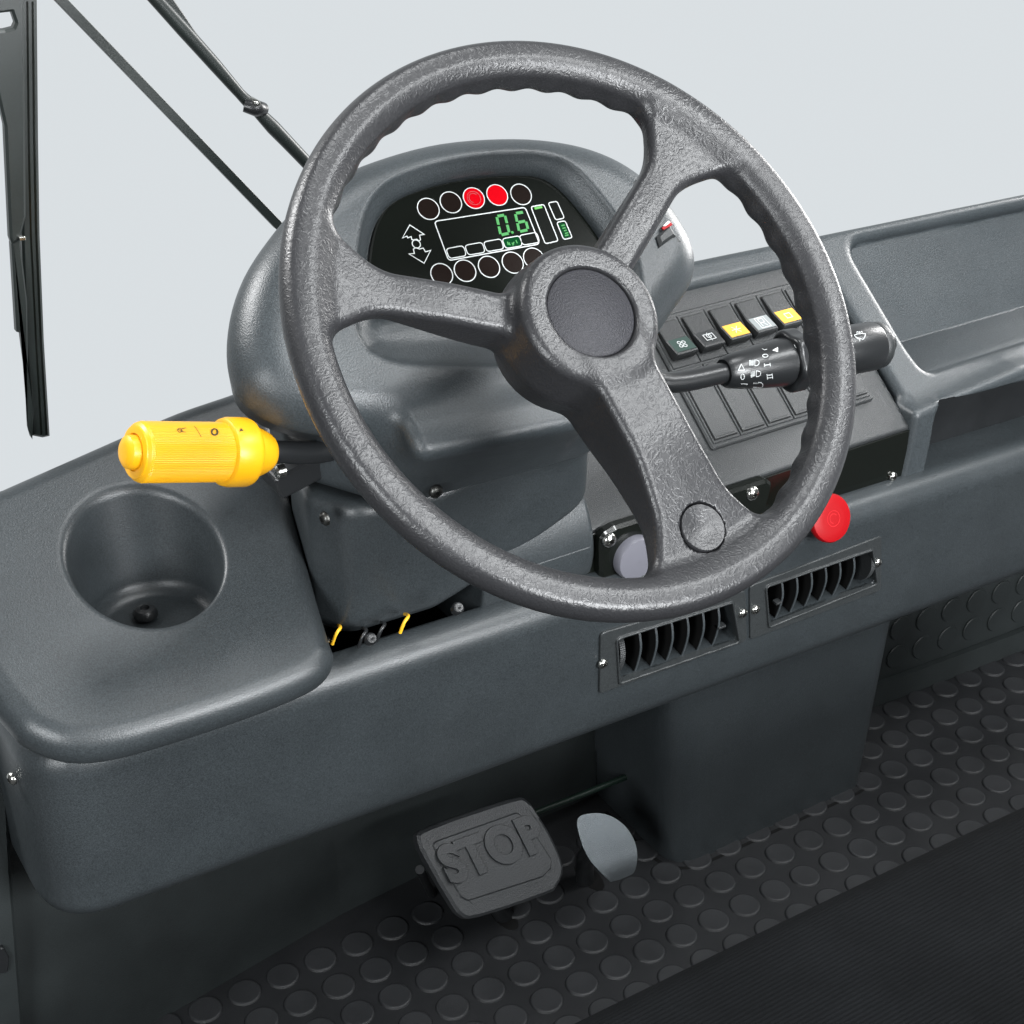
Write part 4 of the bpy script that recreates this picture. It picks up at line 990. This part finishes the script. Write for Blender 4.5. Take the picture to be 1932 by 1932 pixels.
# hazard switches on the right cheek of the hood
def C3(x, y): return (1140+x*0.1026, 396.5+y*0.1026)
HH = 0.0055
HS = thing('hazard_switch', 'black rocker switch with red and white mark on the right of the binnacle hood', 'switch', BF.w((*BF.px(1250, 450), 0))[0])
plate('switch_base', BF.pxs([C3(*p) for p in ((780, 600), (1000, 865), (1425, 570), (1235, 330))], HH), -0.03, HH, PANEL, HS, BF, bev=0.001)
plate('switch_well', BF.pxs([C3(*p) for p in ((850, 560), (990, 700), (1310, 490), (1210, 330))], HH), HH-0.001, HH+0.0004, DARK, HS, BF, bev=0.0001)
hb = plate('rocker', BF.pxs([C3(*p) for p in ((980, 470), (1045, 660), (1330, 450), (1215, 230))], 0.010), -0.002, 0.010, PANEL, HS, BF, bev=0.0022)
plate('red_mark', BF.pxs([C3(*p) for p in ((1060, 320), (1100, 360), (1262, 262), (1215, 200))], 0.011), 0.0095, 0.0108, RED, hb, BF, bev=0.0002)
plate('white_mark', BF.pxs([C3(*p) for p in ((1080, 290), (1130, 290), (1225, 225), (1180, 190))], 0.0113), 0.0108, 0.0112, WHITE, hb, BF, bev=0.0001)
HB = thing('blank_switch', 'dark blanking plate on top of the binnacle hood, half hidden by the upper spoke', 'switch', BF.w((*BF.px(1190, 360), 0))[0])
plate('blank_plate', BF.pxs([(1151, 374), (1178, 353), (1215, 330), (1232, 356), (1168, 390)], HH), -0.03, HH, PANEL, HB, BF, bev=0.001)
plate('blank_insert', BF.pxs([(1169, 376), (1185, 360), (1215, 342), (1222, 356), (1176, 386)], HH), HH-0.001, HH+0.0004, DARK, HB, BF, bev=0.0001)

# ------------------------------------------------------------------ printing on the levers
def cyl(fr, rad, x, y):
    """angle and height where the sight line of a pixel meets a turned body"""
    r = ray(x, y); o = CAM-fr.o; r_ = 0.02
    for _ in range(5):
        a = np.array([r @ fr.u, r @ fr.v]); b = np.array([o @ fr.u, o @ fr.v])
        A = a @ a; B = 2*(a @ b); Cc = b @ b-r_*r_; dsc = max(B*B-4*A*Cc, 0.0); t = (-B-math.sqrt(dsc))/(2*A)
        P = o+r*t; z = float(P @ fr.n); r_ = float(rad(z))
    return math.atan2(float(P @ fr.v), float(P @ fr.u)), z
def print_on(name, fr, rad, lines, wd, m, parent, fill=False):
    V = []; F = []
    for ln, closed in lines:
        G = [cyl(fr, rad, x, y) for x, y in ln]; rm = rad(G[0][1])
        f2 = []
        a0 = G[0][0]
        for a, z in G: f2.append((((a-a0+math.pi) % (2*math.pi)-math.pi+a0)*rm, z))
        if fill: v = np.array([(*p, 0.0) for p in f2]); f = [tuple(range(len(f2)))]
        else: v, f = strip([(f2, closed)], wd, 0, WORLD, 0.0001)
        o = len(V)
        for s_, z, h in v:
            rr_ = rad(z)+0.00022+h; V.append(fr.w((rr_*math.cos(s_/rm), rr_*math.sin(s_/rm), z))[0])
        F += [tuple(i+o for i in q) for q in f]
    return mesh(name, V, F, m, parent, smooth=False)
RP = [(0.245, 0.0112), (0.26, 0.0135), (0.32, 0.0160), (0.42, 0.0188), (0.50, 0.0205), (0.55, 0.0209)]
rcone = lambda z: np.interp(z/RL, [a for a, b in RP], [b for a, b in RP])
rcol = lambda z: 0.0272
rbar = lambda z: 0.0213 if z < 0.79*RL else 0.0217
def b2(pts): return [B2(x, y) for x, y in pts]
def b2c(x, y, rx, ry, n=14, a0=0, a1=2*math.pi): return b2(circ(x, y, rx, n, ry, a0, a1))
W5 = 0.00055
print_on('up_arrow', RF, rcone, [(b2([(742, 1000), (768, 1045), (720, 1048)]), True)], W5, WHITE, RT)
print_on('zero_mark', RF, rcone, [(b2c(752, 1098, 14, 22), True)], W5, WHITE, RT)
print_on('down_arrow', RF, rcone, [(b2([(742, 1152), (790, 1155), (768, 1192)]), True)], W5, WHITE, RT)
def lamp(x, y, sl):
    L = [(b2([(x-38+k*9, y-20+sl*(-k)), (x-38+k*9, y+22+sl*(-k))]), False) for k in range(4)]
    L.append((b2([(x+2, y-22-sl*2), (x+2, y+22-sl*2)]+circ(x+10, y-sl*2, 26, 8, 22, 1.2, -1.2)), True)); return L
print_on('side_light_symbol', RF, rcone, lamp(846, 990, 0), 0.0005, WHITE, RT)
print_on('dipped_beam_symbol', RF, rcone, lamp(858, 1082, 4), 0.0005, WHITE, RT)
print_on('main_beam_symbol', RF, rcone, lamp(876, 1163, 0), 0.0005, WHITE, RT)
print_on('position_marks', RF, rcone, [(b2([(905, 880), (925, 890), (945, 884)]), False)], W5, WHITE, RT)
print_on('position_zero', RF, rcone, [(b2c(930, 935, 21, 12), True)], W5, WHITE, RT)
print_on('position_one', RF, rcone, [(b2([(925, 1008), (968, 1003)]), False), (b2([(922, 995), (926, 1020)]), False), (b2([(966, 990), (970, 1016)]), False)], W5, WHITE, RT)
print_on('position_two', RF, rcone, [(b2([(945, 1086), (985, 1082)]), False), (b2([(946, 1108), (986, 1103)]), False), (b2([(942, 1076), (948, 1118)]), False), (b2([(982, 1072), (988, 1112)]), False)], W5, WHITE, RT)
print_on('collar_pointer', RF, rcol, [(b2([(985, 892), (1030, 866), (1030, 905)]), True)], W5, WHITE, RT, fill=True)
def wip(x, y, extra):
    L = [(b2([(x-44, y-14), (x-20, y-22), (x+12, y-26), (x+44, y-24), (x+36, y+4), (x+22, y+20), (x-2, y+10), (x-28, y+8)]), True), (b2([(x-36, y-2), (x+2, y+26)]), False)]
    if extra: L += [(b2([(x-4, y-44), (x-2, y+34)]), False), (b2([(x-24, y-26), (x-22, y-42), (x-6, y-34)]), False), (b2([(x+18, y-28), (x+16, y-44), (x+2, y-34)]), False)]
    return L
print_on('wiper_symbol', RF, rbar, wip(1200, 864, False), W5, WHITE, RT)
print_on('washer_symbol', RF, rbar, wip(1671, 788, True), W5, WHITE, RT)
def y2(pts): return [(198.3+x*0.2566, 743.5+y*0.2566) for x, y in pts]
ybar = lambda z: r0+0.0001; ycol = lambda z: 0.0256
print_on('horn_symbol', YF, ybar, [(y2(circ(548, 268, 15, 12)), True), (y2([(562, 258), (592, 250)]), False), (y2([(562, 276), (592, 282)]), False), (y2([(530, 262), (570, 270)]), False)], 0.0005, INK, YT)
print_on('divider_line', YF, ybar, [(y2([(655, 238), (680, 270), (706, 317)]), False)], 0.0003, INK, YT)
print_on('ring_symbol', YF, ybar, [(y2(circ(805, 280, 22, 20)), True)], 0.0013, INK, YT)
print_on('collar_pointer', YF, ycol, [(y2([(988, 276), (998, 250), (1016, 270)]), True)], 0.0005, INK, YT, fill=True)
